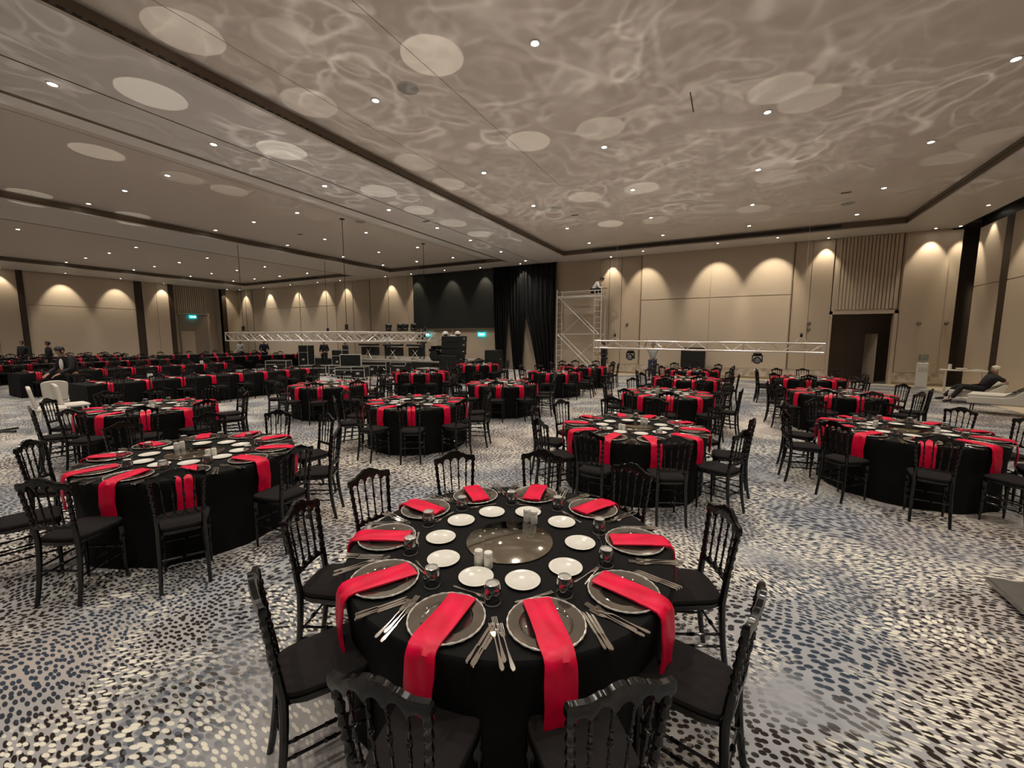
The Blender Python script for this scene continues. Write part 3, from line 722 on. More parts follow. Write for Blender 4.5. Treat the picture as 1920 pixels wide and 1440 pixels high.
# ------------------------------------------------------------------ settings
HT = .7505
SEAT = ['camera-side seat'] + [w + ' seat clockwise from camera side' for w in ORD[:9]]
cnt = dict(fork=0, knife=0)
stuff_f = MB(); stuff_k = MB()
def lowfork(mb, x, y, a, z, L):
    c, s = math.cos(a), math.sin(a)
    for (lx, ly, w, l) in ((0, -.02, .02, .05), (0, .04, .005, .08), (0, .11, .012, .07)):
        k = L / .2; mb.box((x + (lx * c - ly * s) * k, y + (lx * s + ly * c) * k, z + .003), (w * k, l * k, .004), a)
def lowknife(mb, x, y, a, z, L):
    c, s = math.cos(a), math.sin(a)
    for (lx, ly, w, l) in ((0, .02, .015, .11), (0, .135, .013, .10)):
        k = L / .2; mb.box((x + (lx * c - ly * s) * k, y + (lx * s + ly * c) * k, z + .003), (w * k, l * k, .005), a)
def setting(cx, cy, u_ang, rad0, seat, tname, near, full_cut, jit, glass=True, straight=False):
    """cx,cy: table centre (or virtual centre of a straight edge), u_ang: outward direction"""
    rj = random.Random(jit)
    def P(t, r):    # t tangential (to the guest's left positive), r outward
        ux, uy = math.cos(u_ang), math.sin(u_ang); tx, ty = -uy, ux
        return cx + ux * r - tx * t, cy + uy * r - ty * t
    rz = u_ang - PI / 2
    ja = rj.uniform(-.07, .07)
    def lab(w): return '%s, %s, %s' % (w, seat, tname)
    r = rad0
    dr = r - .74
    x, y = P(rj.uniform(-.01, .01), .74 + dr)
    place(charger if near else far_charger, (x, y, HT), rj.uniform(0, 6), lab('silver charger plate'), 'plate', 'charger plates, ' + tname)
    nx, ny = P(0, 0)
    nap = (NAPL if straight else NAPR)[rj.randrange(2 if straight else 4)]
    o = place(nap, (nx, ny, HT), rz, lab('red napkin'), 'napkin', 'red napkins, ' + tname)
    x, y = P(.02, .425 + dr); place(BREAD, (x, y, HT), 0, lab('white side plate'), 'plate', 'white side plates, ' + tname)
    if glass: x, y = P(-.14 + rj.uniform(-.015, .015), .56 + dr); place(TUMB, (x, y, HT), rj.uniform(0, 6), lab('upturned tumbler'), 'glass', 'tumblers, ' + tname)
    for i, (t, r_, w) in enumerate(((.219, .735, 'outer fork'), (.2015, .70, 'middle fork'), (.184, .745, 'inner fork'))):
        x, y = P(t, r_ + dr); a = rz + rj.uniform(-.03, .03)
        if full_cut: place(FORK, (x, y, HT), a, lab(w), 'fork', 'forks, ' + tname)
        else: lowfork(stuff_f, x, y, a, HT, .2)
    for i, (t, r_, w) in enumerate(((-.180, .725, 'inner knife'), (-.196, .73, 'middle knife'), (-.212, .735, 'outer knife'))):
        x, y = P(t, r_ + dr); a = rz + rj.uniform(-.03, .03)
        if full_cut: place(KNIFE, (x, y, HT), a, lab(w), 'knife', 'knives, ' + tname)
        else: lowknife(stuff_k, x, y, a, HT, .2)
    x, y = P(-.06, .545 + dr); a = rz + PI / 2 + rj.uniform(-.2, .2)
    if full_cut: place(DFORK, (x, y, HT), a + PI, lab('dessert fork'), 'fork', 'dessert forks, ' + tname)
    else: lowfork(stuff_f, x, y, a + PI, HT, .155)
    x, y = P(.05, .57 + dr); a = rz - PI / 2 + rj.uniform(-.2, .2)
    if full_cut: place(DKNIFE, (x, y, HT), a + PI, lab('dessert knife'), 'knife', 'dessert knives, ' + tname)
    else: lowknife(stuff_k, x, y, a + PI, HT, .155)

TABLES = [  # x, y, phase of first seat (deg), table phrase, detail
    (-1.075, 2.015, None, 'front table', 3),
    (-1.08, 5.50, 262, 'table behind the front one', 2), (-1.14, 9.2, 280, 'second table behind the front one', 1), (-1.09, 12.8, 255, 'third table behind the front one', 0), (-1.19, 16.1, 270, 'fourth table behind the front one', 0),
    (2.04, 6.97, 268, 'nearest right-column table', 2), (2.11, 10.95, 282, 'middle right-column table', 1), (2.04, 14.6, 265, 'last right-column table', 0),
    (-4.77, 2.13, 331, 'table left of the front one', 2), (-5.0, 5.78, 272, 'second left-of-centre table', 1), (-5.12, 9.2, 258, 'third left-of-centre table', 1), (-5.2, 12.95, 280, 'fourth left-of-centre table', 0), (-5.1, 15.8, 263, 'fifth left-of-centre table', 0),
    (-8.55, 3.25, 297, 'nearest outer-left table', 2), (-8.75, 6.92, 270, 'second outer-left table', 1), (-9.1, 10.75, 290, 'third outer-left table', 0), (-9.6, 15.1, 262, 'last outer-left table', 0),
]
front = [277, 241, 206, 171, 138, 103, 66, 26, 346, 310]
front_ch = [280, 241, 205, 175, 140, 105, 69, 28, 348, 313.5]
for ti, (tx, ty, ph, tn, det) in enumerate(TABLES):
    place(CLOTHS[ti % 3], (tx, ty, 0), ti * 1.3, 'round table under a floor-length black cloth, ' + tn, 'table', 'round banquet tables')
    place(MIRR, (tx, ty, HT), ti * .7, 'round clouded mirror disc in the middle of %s' % tn, 'mirror', 'mirror discs')
    sa = math.radians(-95) if ti == 0 else math.radians(ti * 67 % 360)
    sh = [(tx + rr * math.cos(sa + da), ty + rr * math.sin(sa + da)) for da, rr in ((0, .295), (.19, .29), (PI, .285), (PI + .18, .29))][:4 if det >= 1 else 2]
    for q, (x, y) in enumerate(sorted(sh, key=lambda p: math.hypot(*p))):
        place(shaker, (x, y, HT), 0, 'white shaker %s to the camera, %s' % (('nearest', 'second nearest', 'third nearest', 'fourth nearest')[q], tn), 'shaker', 'white shakers, ' + tn)
    R = random.Random(ti + 40)
    # nearest seat first, then clockwise as seen from above
    angs = front if ph is None else [ph - 36 * k for k in range(10)]
    near_dir = math.degrees(math.atan2(-ty, -tx)) % 360
    if ph is not None: angs = sorted(angs, key=lambda a: ((near_dir + 18 - a) % 360))
    for k, a in enumerate(angs):
        ar = math.radians(a + (R.uniform(-3, 3) if ph is not None else 0))
        setting(tx, ty, ar, .72, SEAT[k], tn, det >= 1, det >= 1 and ti in (0, 1, 2, 5, 8, 9, 13), ti * 31 + k, glass=True)
        # chair
        if (ti, k) in (): continue
        rc_ = 1.0 if ph is None else 1.085 + R.uniform(0, .06); ja = R.uniform(-.12, .12) if ph is not None else R.uniform(-.03, .03)
        ca = ar + R.uniform(-.05, .05) if ph is not None else math.radians(front_ch[k])
        lab = 'black spindle-back chair, %s, %s' % (SEAT[k], tn)
        place(chair if det >= 1 else far_chair, (tx + rc_ * math.cos(ca), ty + rc_ * math.sin(ca), 0), ca + PI / 2 + ja, lab, 'chair', 'black spindle-back chairs')

# added narrow spots draw the ceiling discs in place of mirror reflections
discs = [(-9.12, 3.89), (-7.38, 3.62), (-4.47, 5.73), (-7.41, 5.71), (-9.18, 6.3), (-6.17, 4.48), (-4.36, 9.05), (-2.72, 9.24), (.52, 9.33), (1.05, 9.96), (-13.86, 4.69), (-13.83, 7.68), (-4.4, 13.29), (-2.62, 13.31), (-4.47, 16.79), (-9.21, 9.25), (-7.43, 8.73), (-7.62, 10.36), (-9.38, 11.18), (.73, 13.17), (.85, 14.1), (.42, 17.17), (-2.78, 17.08), (-19.72, 4.94), (-19.8, 7.53), (-13.95, 6.5), (4.55, 14.62), (4.9, 13.7), (-9.3, 13.0), (-9.3, 14.8), (-7.7, 13.2), (-3.0, 5.6)]
power = [1.5, 1.2, 1.5, 1, 1.6, .35, 1.3, .9, .9, .7, 1.3, .7, 1.2, 1.2, 1.6, 1.3, .9, 1, 1.2, .5, .6, .8, .6, 1.2, 1.2, .45, .4, .35, 1.1, 1, .7, .2]
for (dx, dy), p in zip(discs, power):
    zc = ZS if (-11.25 < dx < -7.97) else ZC
    t = min(TABLES, key=lambda T: (T[0] - dx) ** 2 + (T[1] - dy) ** 2); src = Vector((t[0], t[1], HT + .02))
    far_ = math.hypot(t[0] - dx, t[1] - dy)
    if far_ > 3.2: src = Vector((dx + (1.2 if dx > -10 else .5), dy - .6, HT + .02)); 
    v = Vector((dx, dy, zc)) - src
    a = math.degrees(2 * math.atan(.50 / v.length))
    spot('added_disc_spot', src, v, P_DISC * p * .12, a, .04, .004, (1, .93, .80))
for ti, (tx, ty, ph, tn, det) in enumerate(TABLES):
    spot('added_uplight', (tx, ty, HT + .12), (0, 0, 1), 0, 0, 0, data=GOBO[ti % 5])

# ------------------------------------------------------------------ long tables on the far left
ROWS = [(-13.6, 3.95, 10.25, 'first long row'), (-19.6, 4.2, 10.6, 'second long row'), (-25.6, 4.6, 11.0, 'third long row'), (-30.0, 5.0, 11.4, 'fourth long row'), (-34.2, 5.4, 11.8, 'fifth long row'), (-25.8, 12.6, 19.0, 'long row behind the third'), (-31.2, 12.8, 19.2, 'long row behind the fourth')]
TW = 1.15
lt = MB(); n = 24
def long_cloth(L_, seed):
    r_ = random.Random(seed); V = []; F = []; per = []
    hx, hy = TW / 2, L_ / 2
    def seg(a, b, k):
        for i in range(k): t = i / k; per.append((a[0] + (b[0] - a[0]) * t, a[1] + (b[1] - a[1]) * t))
    seg((-hx, -hy), (hx, -hy), 16); seg((hx, -hy), (hx, hy), 30); seg((hx, hy), (-hx, hy), 16); seg((-hx, hy), (-hx, -hy), 30)
    n_ = len(per)
    for j, (z, o) in enumerate(((.75, -.012), (.747, -.003), (.735, .0), (.55, .005), (.3, .01), (.012, .014))):
        for i, (x, y) in enumerate(per):
            f = (math.sin(i * .9 + seed) * .5 + math.sin(i * 2.3 + seed) * .5) * .012 * max(0, (.73 - z))
            sx = 1 + (o + f) / hx; sy = 1 + (o + f) / hy; V.append((x * sx, y * sy, z))
    for j in range(5):
        for i in range(n_): q = (i + 1) % n_; F.append((j * n_ + i, (j + 1) * n_ + i, (j + 1) * n_ + q, j * n_ + q))
    F.append(tuple(range(n_))); return MB().add(V, F)
LT = long_cloth(2.10, 3).build('long_table', M_cloth)
for ri, (xr, y0, y1, rn) in enumerate(ROWS):
    L_ = (y1 - y0) / 3
    for k in range(3):
        o = place(LT, (xr - TW / 2, y0 + L_ * (k + .5), 0), 0, 'long table under black cloth, %s table of the %s' % (('nearest', 'middle', 'farthest')[k], rn), 'table', 'long banquet tables')
        o.scale.y = (L_ - .01) / 2.10
    R = random.Random(ri + 90)
    for k in range(8):
        y = y0 + .42 + (y1 - y0 - .84) * k / 7
        for side in (0, 1):
            ang = 0 if side == 0 else PI
            xc = xr - .905 if side == 0 else xr - TW + .905
            seat = '%s place from near end, %s side' % (ORD[k], ('right', 'left')[side])
            if side == 0 or ri < 2:
                setting(xc, y, ang, .72, seat, rn, False, False, ri * 77 + k * 2 + side, straight=True)
            if ri < 5 or k % 2 == 0:
                xx = xr + .20 + R.uniform(-.03, .08) if side == 0 else xr - TW - .2
                place(far_chair, (xx, y + R.uniform(-.04, .04), 0), (PI / 2 if side == 0 else -PI / 2) + R.uniform(-.1, .1), 'black spindle-back chair, %s, %s' % (seat, rn), 'chair', 'black spindle-back chairs')
o = stuff_f.build('fork', M_silver, None, False); tag(o, 'many small silver forks laid on the far tables', 'forks', None, 'stuff')
o = stuff_k.build('knife', M_silver, None, False); tag(o, 'many small silver knives laid on the far tables', 'knives', None, 'stuff')
for x, y, w in ((-14.4, 5.5, 'first'), (-20.3, 9.6, 'second'), (-14.5, 9.2, 'far end of the first')):
    e = empty('table_card', (x, y, HT), PI / 2 + .4, 'small white card standing on the %s long row' % w, 'card', 'table cards')
    MB().prism([(-.03, 0), (0, .15), (.03, 0), (.026, 0), (0, .14), (-.026, 0)], -.08, .08, 'yz').build('card', M_paper, e)
    q = MB()
    for i in range(3): q.box((.0, .0, .0), (.06 - i * .015, .001, .012))
    q = MB().box((.0, -.018, .07), (.07, .001, .02)).box((.0, -.0125, .095), (.05, .001, .012)); q.build('print', M_ink, e)

# ------------------------------------------------------------------ dark screen and black curtain on the back wall
e = empty('projection_screen', (-16.15, YB - .12, 2.5), 0, 'large dark rectangular screen hanging on the back wall left of the curtain', 'screen')
MB().span((-3.2, -.02, 0), (3.2, .04, 3.50)).build('screen_cloth', M_screen, e, False)
MB().span((-3.25, -.06, 3.50), (3.25, .10, 3.56)).build('top_bar', M_black, e, False)
MB().span((-3.22, -.04, -.10), (3.22, .08, 0)).build('bottom_bar', M_bronze, e, False)
def curtain(name, ptop, pbot, zsplit, label, seed):
    """pleated cloth whose width goes from ptop (x0,x1) to pbot (x0,x1) below zsplit"""
    R = random.Random(seed); nx, nz = 90, 26; V = []; F = []
    H = ZS - .03
    for j in range(nz + 1):
        z = H * (1 - j / nz) + .01; t = max(0, min(1, (zsplit - z) / (zsplit - .2))) if z < zsplit else 0; t = t ** .8
        x0 = ptop[0] + (pbot[0] - ptop[0]) * t; x1 = ptop[1] + (pbot[1] - ptop[1]) * t
        for i in range(nx + 1):
            u = i / nx; am = .055 * (1 + .5 * t)
            V.append((x0 + (x1 - x0) * u, YB - .32 + am * math.sin(u * 38 + seed) + .02 * math.sin(u * 90 + seed * 2 + z), z))
    for j in range(nz):
        for i in range(nx): a = j * (nx + 1) + i; F.append((a, a + 1, a + nx + 2, a + nx + 1))
    mb = MB().add(V, F); o = mb.build(name, M_curt)
    s_ = o.modifiers.new('thick', 'SOLIDIFY'); s_.thickness = .008
    tag(o, label, 'curtain', 'black curtains'); return o
curtain('curtain', (-12.95, -11.95), (-12.75, -12.1), 3.4, 'black curtain panel beside the dark screen', 1)
curtain('curtain', (-11.97, -10.75), (-11.55, -10.95), 3.6, 'black curtain panel second from the dark screen, tapering to the floor', 2)
curtain('curtain', (-10.77, -8.85), (-10.0, -8.9), 3.2, 'wide black curtain panel next to the scaffold', 3)
o = MB().tube([(-13.0, YB - .3, ZS - .02), (-8.8, YB - .3, ZS - .02)], .02).build('curtain_rail', M_black); tag(o, 'black rail carrying the curtains at the ceiling', 'curtain rail')

# ------------------------------------------------------------------ trusses
def truss(parent, a, b, w=.36, hgt=.38, step=.60, rch=.032, rdi=.020, first=0):
    """box truss from a to b (points on the bottom centre line)"""
    a = Vector(a); b = Vector(b); d = (b - a); L_ = d.length; d.normalize(); s_ = Vector((-d.y, d.x, 0)) * (w / 2); up = Vector((0, 0, hgt))
    for o_ in (s_, -s_, s_ + up, -s_ + up): MB().tube([a + o_, b + o_], rch, 8).build('chord', M_alu, parent)
    mb = MB(); n_ = max(2, int(L_ / step)); 
    for i in range(n_):
        p = a + d * (L_ * i / n_); q = a + d * (L_ * (i + 1) / n_); mid = (p + q) / 2
        for o_ in (s_, -s_):
            if i % 2: mb.tube([p + o_, q + o_ + up], rdi, 6)
            else: mb.tube([p + o_ + up, q + o_], rdi, 6)
        for u_ in (Vector(), up):
            if i % 2: mb.tube([p + s_ + u_, q - s_ + u_], rdi, 6)
            else: mb.tube([p - s_ + u_, q + s_ + u_], rdi, 6)
    mb.build('bracing', M_alu, parent)
    for p in (a, b):
        mb = MB()
        mb.tube([p + s_, p - s_], rch * .8, 6); mb.tube([p + s_ + up, p - s_ + up], rch * .8, 6); mb.tube([p + s_, p + s_ + up], rch * .8, 6); mb.tube([p - s_, p - s_ + up], rch * .8, 6); mb.build('end_frame', M_alu, parent)
zt = 1.74
t1 = empty('lighting_truss', (0, 0, 0), 0, 'large rectangular aluminium lighting truss hung low on cables by the stage', 'truss')
X0, X1, Y0, Y1 = -20.9, -13.3, 11.4, 16.2
truss(t1, (X0 - .5, Y0, zt), (X1 + .2, Y0, zt)); truss(t1, (X1, Y0 + .2, zt), (X1, Y1 + .5, zt)); truss(t1, (X0, Y0 + .2, zt), (X0, Y1 - .2, zt)); truss(t1, (X0 + .2, Y1, zt), (X1 - .2, Y1, zt))
for (x, y, zc, w) in ((-20.2, 11.4, ZC, 'far left'), (-20.2, 16.0, ZC, 'rear'), (-13.3, 11.4, ZC, 'front'), (-13.3, 16.1, ZC, 'right')):
    c = empty('hoist_cable', (x, y, zt + .42), 0, 'thin hoist cable holding the %s corner of the rectangular truss' % w, 'cable', 'hoist cables')
    MB().tube([(0, 0, .25), (0, 0, zc - zt - .42)], .012, 6).build('cable', M_black, c)
    MB().box((0, 0, .16), (.12, .10, .22), 0, .02).build('hook_block', M_black, c)
    MB().tube([(-.17, 0, .0), (0, 0, .1), (.17, 0, .0)], .012, 6).build('sling', M_black, c)
    MB().lathe([(.1, 0), (.1, -.02), (.02, -.05)], 12, (0, 0, zc - zt - .42)).build('ceiling_plate', M_black, c)
t2 = empty('lighting_truss', (0, 0, 0), 0, 'straight aluminium lighting truss floating in front of the beige back wall', 'truss')
truss(t2, (-5.0, 17.0, 1.49), (2.75, 17.0, 1.43), .29, .30, .38, .028, .010)
truss_v = MB(); 
for x in (.4,): truss_v.tube([(x, 16.86, 1.46), (x, 16.86, 1.75)], .03, 6)
truss_v.build('joint_plate', M_alu, t2)
for x, w in ((-4.2, 'left'), (2.1, 'right')):
    c = empty('hoist_clamp', (x, 17.0, 1.80), 0, 'small white hoist hook on the %s end of the straight truss' % w, 'hook', 'hoist hooks')
    MB().tube([(-.15, 0, -.04), (-.12, 0, .04), (0, 0, .14), (.12, 0, .04), (.15, 0, -.04)], .014, 6).build('sling', M_plastic, c)
    MB().lathe([(0, .14), (.04, .16), (.045, .24), (.02, .27), (.012, .30)], 10).build('hook', M_black, c)
    MB().tube([(0, 0, .3), (0, 0, ZC - 1.82)], .004, 5).build('cable', M_alu, c)
def moving_head(x, y, z, label, up=False):
    h = empty('moving_head_light', (x, y, z), 0, label, 'stage light', 'moving head stage lights')
    if up: h.rotation_euler = (PI, 0, 0)
    MB().box((0, 0, -.06), (.26, .2, .09), 0, .02).build('base', M_black, h)
    mb = MB(); 
    for s_ in (-1, 1): mb.tube([(s_ * .06, 0, .0), (s_ * .06, 0, .045), (s_ * .02, 0, .06)], .012, 6)
    mb.build('clamp', M_black, h)
    mb = MB()
    for s_ in (-1, 1): mb.box((s_ * .15, 0, -.22), (.035, .09, .26), 0, .012)
    mb.box((0, 0, -.115), (.33, .11, .04), 0, .012); mb.build('yoke', M_black, h)
    MB().lathe([(.0, .12), (.09, .12), (.12, .06), (.13, -.04), (.125, -.13), (.11, -.15), (.10, -.15)], 20, (0, 0, -.28), 'y').build('head', M_black, h)
    MB().lathe([(.10, -.145), (.07, -.16), (0, -.165)], 20, (0, 0, -.28), 'y').build('lens', M_lens, h)
moving_head(-3.55, 17.0, 1.42, 'black moving head light hanging on the left part of the straight truss')
moving_head(.86, 17.0, 1.41, 'black moving head light hanging on the right part of the straight truss')
for k, (x, w) in enumerate(((-14.2, 'right one of four'), (-14.75, 'second from the right of four'), (-15.1, 'third from the right of four'), (-15.9, 'leftmost of four'))):
    moving_head(x, 16.3, zt + .48, 'small black moving head on top of the rectangular truss, ' + w, True)

# ------------------------------------------------------------------ scaffold tower
sc_ = empty('scaffold_tower', (-8.3, 20.9, 0), 0, 'aluminium scaffold tower with a ladder frame against the back wall', 'scaffold')
W_, D_, H_ = 2.4, .75, 4.3
for x in (0, W_):
    mb = MB()
    for y in (0, D_): mb.tube([(x, y, .06), (x, y, H_ + .12)], .032, 8)
    mb.build('upright_frame', M_alu, sc_)
    mb = MB()
    for i in range(14):
        z = .35 + i * .29
        if x == 0: mb.tube([(x, 0, z), (x, D_, z)], .014, 6)
        else: mb.tube([(x - .35, 0.0, z), (x, 0, z)], .014, 6)
    if x: mb.tube([(x - .35, 0, .06), (x - .35, 0, H_)], .02, 8)
    mb.build('ladder', M_alu, sc_)
for z0, z1 in ((.15, 2.1), (2.1, 4.1)):
    for y in (0, D_): MB().tube([(0.02, y, z1), (W_ - .3, y, z0)], .026, 7).build('brace', M_alu, sc_)
    MB().tube([(0.02, D_, z0), (W_ - .02, D_, z1)], .015, 7).build('brace', M_alu, sc_)
for z in (2.1, 4.0, 4.3):
    for y in (0, D_): MB().tube([(0, y, z), (W_, y, z)], .02, 7).build('rail', M_alu, sc_)
MB().box((W_ / 2, D_ / 2, 4.06), (W_ - .1, D_ - .1, .06), 0, .01).build('platform', M_alu, sc_)
for x in (0, W_):
    for y in (0, D_): MB().lathe([(.05, 0), (.05, .02), (.02, .03), (.02, .08)], 10, (x, y, 0)).build('foot', M_black, sc_)

# ------------------------------------------------------------------ stage and equipment
st = empty('stage_platform', (0, 0, 0), 0, 'low stage deck with a pale top and black skirt', 'stage')
MB().span((-24.0, 17.6, .56), (-13.0, 21.6, .62)).build('deck', M_deck, st, False)
MB().span((-23.98, 17.63, 0), (-13.02, 21.58, .56)).build('skirt', M_black, st, False)
stair = empty('stage_step', (-13.6, 17.1, 0), 0, 'pale topped step in front of the stage deck', 'step')
MB().box((0, 0, .30), (1.6, .9, .04)).build('tread', M_deck, stair, False); MB().box((0, 0, .14), (1.5, .8, .28)).build('riser', M_black, stair, False)
def speaker(x, y, z, w, d, h, n, label, rz=0):
    s_ = empty('loudspeaker', (x, y, z), rz, label, 'loudspeaker', 'loudspeakers')
    MB().box((0, 0, h / 2), (w, d, h), 0, .012).build('cabinet', M_black, s_)
    mb = MB()
    for i in range(n): mb.box((0, -d / 2 - .006, h * (i + .5) / n), (w * .92, .012, h / n * .86), 0, .004)
    mb.build('grille', M_screen, s_)
    MB().box((w / 2 + .004, 0, h * .6), (.012, .14, .05)).build('handle', M_alu, s_)
zz = 0
for k in range(2): speaker(-12.35, 17.0, k * .52, 1.05, .8, .515, 1, 'wide black subwoofer, %s of the speaker stack' % ('bottom', 'second')[k])
for k in range(3): speaker(-12.25 + .02 * k, 17.0, 1.04 + k * .315, 1.15, .55, .31, 1, 'black line array box, %s of the speaker stack' % ('third', 'fourth', 'topmost')[k], .02 * k)
for x, w in ((-12.75, 'left'), (-12.0, 'right')):
    l = empty('dome_light', (x, 17.0, 1.99), 0, 'white dome shaped light on top of the speaker stack, %s one' % w, 'light', 'dome lights')
    MB().lathe([(.1, 0), (.1, .04), (.05, .06)], 16).build('base', M_black, l)
    MB().lathe([(.12, .05), (.15, .09), (.14, .16), (.09, .22), (0, .24)], 18).build('dome', M_plastic, l)
speaker(-11.2, 19.2, 0, .75, .7, 1.25, 2, 'black loudspeaker cabinet right of the speaker stack')
# drum kit
dk_ = empty('drum_kit', (-14.3, 18.2, .62), 0, 'dark drum kit with brass cymbals on the stage edge', 'drum kit')
MB().lathe([(.28, -.2), (.30, -.2), (.30, .2), (.28, .2)], 24, (0, 0, .30), 'y').build('bass_drum', M_lac, dk_)
MB().lathe([(0, -.205), (.285, -.205)], 24, (0, 0, .30), 'y', False).build('drum_head', M_screen, dk_)
M_brass = mat('brass_cymbal', (.6, .45, .2), .25, 1)
for x, y, z, r, h in ((-.2, .05, .62, .15, .2), (.18, .05, .62, .16, .22), (.55, .25, .35, .2, .4), (-.5, .3, .5, .18, .15)):
    MB().lathe([(r, 0), (r, h)], 20, (x, y, z)).build('tom_drum', M_lac, dk_)
for x, y, z in ((-.6, 0, 1.0), (.6, .1, 1.1), (.1, .4, 1.15)):
    q = MB().lathe([(0, .02), (.05, .0), (.22, -.02), (.22, -.025), (0, -.0)], 24, (x, y, z)); q.build('cymbal', M_brass, dk_)
    q = MB().tube([(x, y, 0), (x, y, z)], .010, 6); q.tube([(x - .2, y, 0), (x, y, .3), (x + .2, y, 0)], .008, 6); q.build('stand', M_alu, dk_)
def flight_case(x, y, z, w, d, h, label, rz=0, lid=False, wheels=True):
    f = empty('flight_case', (x, y, z), rz, label, 'flight case', 'flight cases')
    b0 = .11 if wheels else 0
    MB().box((0, 0, b0 + h / 2), (w - .02, d - .02, h - .02)).build('body', M_black, f, False)
    mb = MB(); t = .022
    for sx in (-1, 1):
        for sy in (-1, 1): mb.box((sx * (w / 2 - t / 2), sy * (d / 2 - t / 2), b0 + h / 2), (t, t, h))
        for zz in (b0 + t / 2, b0 + h - t / 2): mb.box((sx * (w / 2 - t / 2), 0, zz), (t, d, t))
    for sy in (-1, 1):
        for zz in (b0 + t / 2, b0 + h - t / 2): mb.box((0, sy * (d / 2 - t / 2), zz), (w, t, t))
    mb.box((0, -d / 2 + .005, b0 + h * .7), (w, .014, .03)); mb.build('edging', M_alu, f, False)
    MB().box((0, -d / 2, b0 + h * .4), (.14, .02, .10)).build('handle', M_alu, f, False)
    if wheels:
        for sx in (-1, 1):
            for sy in (-1, 1): MB().lathe([(.0, -.02), (.05, -.02), (.05, .02), (0, .02)], 12, (sx * (w / 2 - .1), sy * (d / 2 - .1), .05), 'x').build('caster', M_black, f)
    if lid:
        l = MB().box((0, d / 2 + .06, b0 + h + .28), (w, .08, .55)).build('lid', M_screen, f, False)
        mb = MB()
        for sx in (-1, 1): mb.box((sx * (w / 2), d / 2 + .06, b0 + h + .28), (.03, .1, .58))
        for zz in (0, .56): mb.box((0, d / 2 + .06, b0 + h + zz), (w + .03, .1, .03))
        mb.build('lid_edging', M_alu, l, False)
    return f
flight_case(-20.5, 13.2, 0, 1.05, .6, .62, 'black flight case with pale edges behind the second long row', .5)
flight_case(-18.3, 13.7, 0, 1.3, .6, .42, 'low dark flight case near the small white card', .45)
flight_case(-17.0, 13.9, 0, .6, .5, .45, 'small dark flight case in the middle of the equipment', .4)
flight_case(-15.9, 13.6, 0, 1.0, .6, .42, 'flight case with its lid standing open', .45, True)
flight_case(-14.75, 13.3, 0, .62, .55, .50, 'square black flight case with bright aluminium frame', .4)
flight_case(-15.6, 15.0, 0, 1.5, .6, .62, 'long flight case behind the open one', .3)
flight_case(-14.2, 15.3, 0, .8, .6, .62, 'flight case under the right side of the rectangular truss', .3)
flight_case(-19.5, 16.2, 0, .7, .6, 1.1, 'tall dark equipment case left of the stage', .2)
flight_case(-21.6, 15.6, 0, .6, .6, 1.35, 'tall brown black rack case under the left part of the truss', .3)
# dj / instrument stands on stage
for k, (x, y, w_, lab) in enumerate(((-19.8, 18.6, 1.4, 'dark keyboard table on the left of the stage'), (-17.6, 18.4, 1.2, 'dark mixing desk in the middle of the stage'), (-16.0, 18.5, 1.0, 'dark instrument stand near the drum kit'))):
    e = empty('keyboard_stand', (x, y, .62), .1 * k, lab, 'stand', 'instrument stands')
    MB().box((0, 0, .84), (w_, .38, .12), 0, .02).build('keyboard', M_black, e)
    MB().box((0, -.12, .905), (w_ * .85, .12, .012)).build('keys', M_plastic, e, False)
    mb = MB()
    for s_ in (-1, 1): mb.tube([(s_ * .35, -.15, 0), (-s_ * .35, .0, .78)], .016, 6); mb.tube([(s_ * .35, .15, 0), (-s_ * .35, .0, .78)], .016, 6)
    mb.build('frame', M_alu, e)
    MB().box((0, .1, .45), (w_ * .9, .3, .5), 0, .02).build('front_panel', M_screen, e)
for k, (x, y) in enumerate(((-18.7, 19.4), (-16.9, 19.3), (-15.1, 19.2))):
    e = empty('microphone_stand', (x, y, .62), k * .5, 'thin microphone stand on the stage, %s from the left' % ORD[k], 'microphone stand', 'microphone stands')
    mb = MB().tube([(0, 0, .02), (0, 0, 1.1), (.5, 0, 1.45)], .009, 6); mb.build('pole', M_alu, e)
    MB().lathe([(.15, 0), (.15, .02), (.02, .03)], 16).build('base', M_black, e)
    MB().tube([(.48, 0, 1.44), (.58, 0, 1.5)], [.015, .025], 8).build('microphone', M_black, e)
# black box on the floor before the back wall, under the straight truss
speaker(-1.55, 21.6, 0, 1.05, .7, 1.45, 2, 'tall black box against the back wall under the straight truss')

# ------------------------------------------------------------------ right side: cooler, table, chaises
wc = empty('water_cooler', (6.68, 21.75, 0), -.25, 'white water cooler with a bottle against the back wall', 'water cooler')
MB().box((0, 0, .48), (.34, .34, .96), 0, .02).build('body', M_plastic, wc)
MB().box((0, -.175, .72), (.24, .02, .16), 0, .004).build('tap_panel', M_soff, wc)
for s_ in (-.05, .05): MB().tube([(s_, -.18, .76), (s_, -.22, .76), (s_, -.22, .73)], .01, 6).build('tap', M_alu, wc)
MB().lathe([(.05, .96), (.06, 1.0), (.14, 1.04), (.14, 1.26), (.12, 1.30), (0, 1.31)], 20).build('bottle', M_water, wc)
bt = empty('high_table', (7.25, 20.1, 0), -.4, 'narrow high table with white top behind the man on the chaise', 'table')
MB().box((0, 0, .80), (1.15, .5, .035), 0, .008).build('tabletop', M_lounge, bt)
for sx in (-1, 1):
    for sy in (-1, 1): MB().tube([(sx * .42, sy * .18, 0), (sx * .42, sy * .18, .79)], .018, 8).build('leg', M_alu, bt)
o = MB().lathe([(.05, 0), (.05, .17), (.045, .19)], 16).build('paper_cup_stack', M_plastic, None, True, (6.93, 20.2, .818)); tag(o, 'white stack of paper cups on the narrow high table', 'cups')
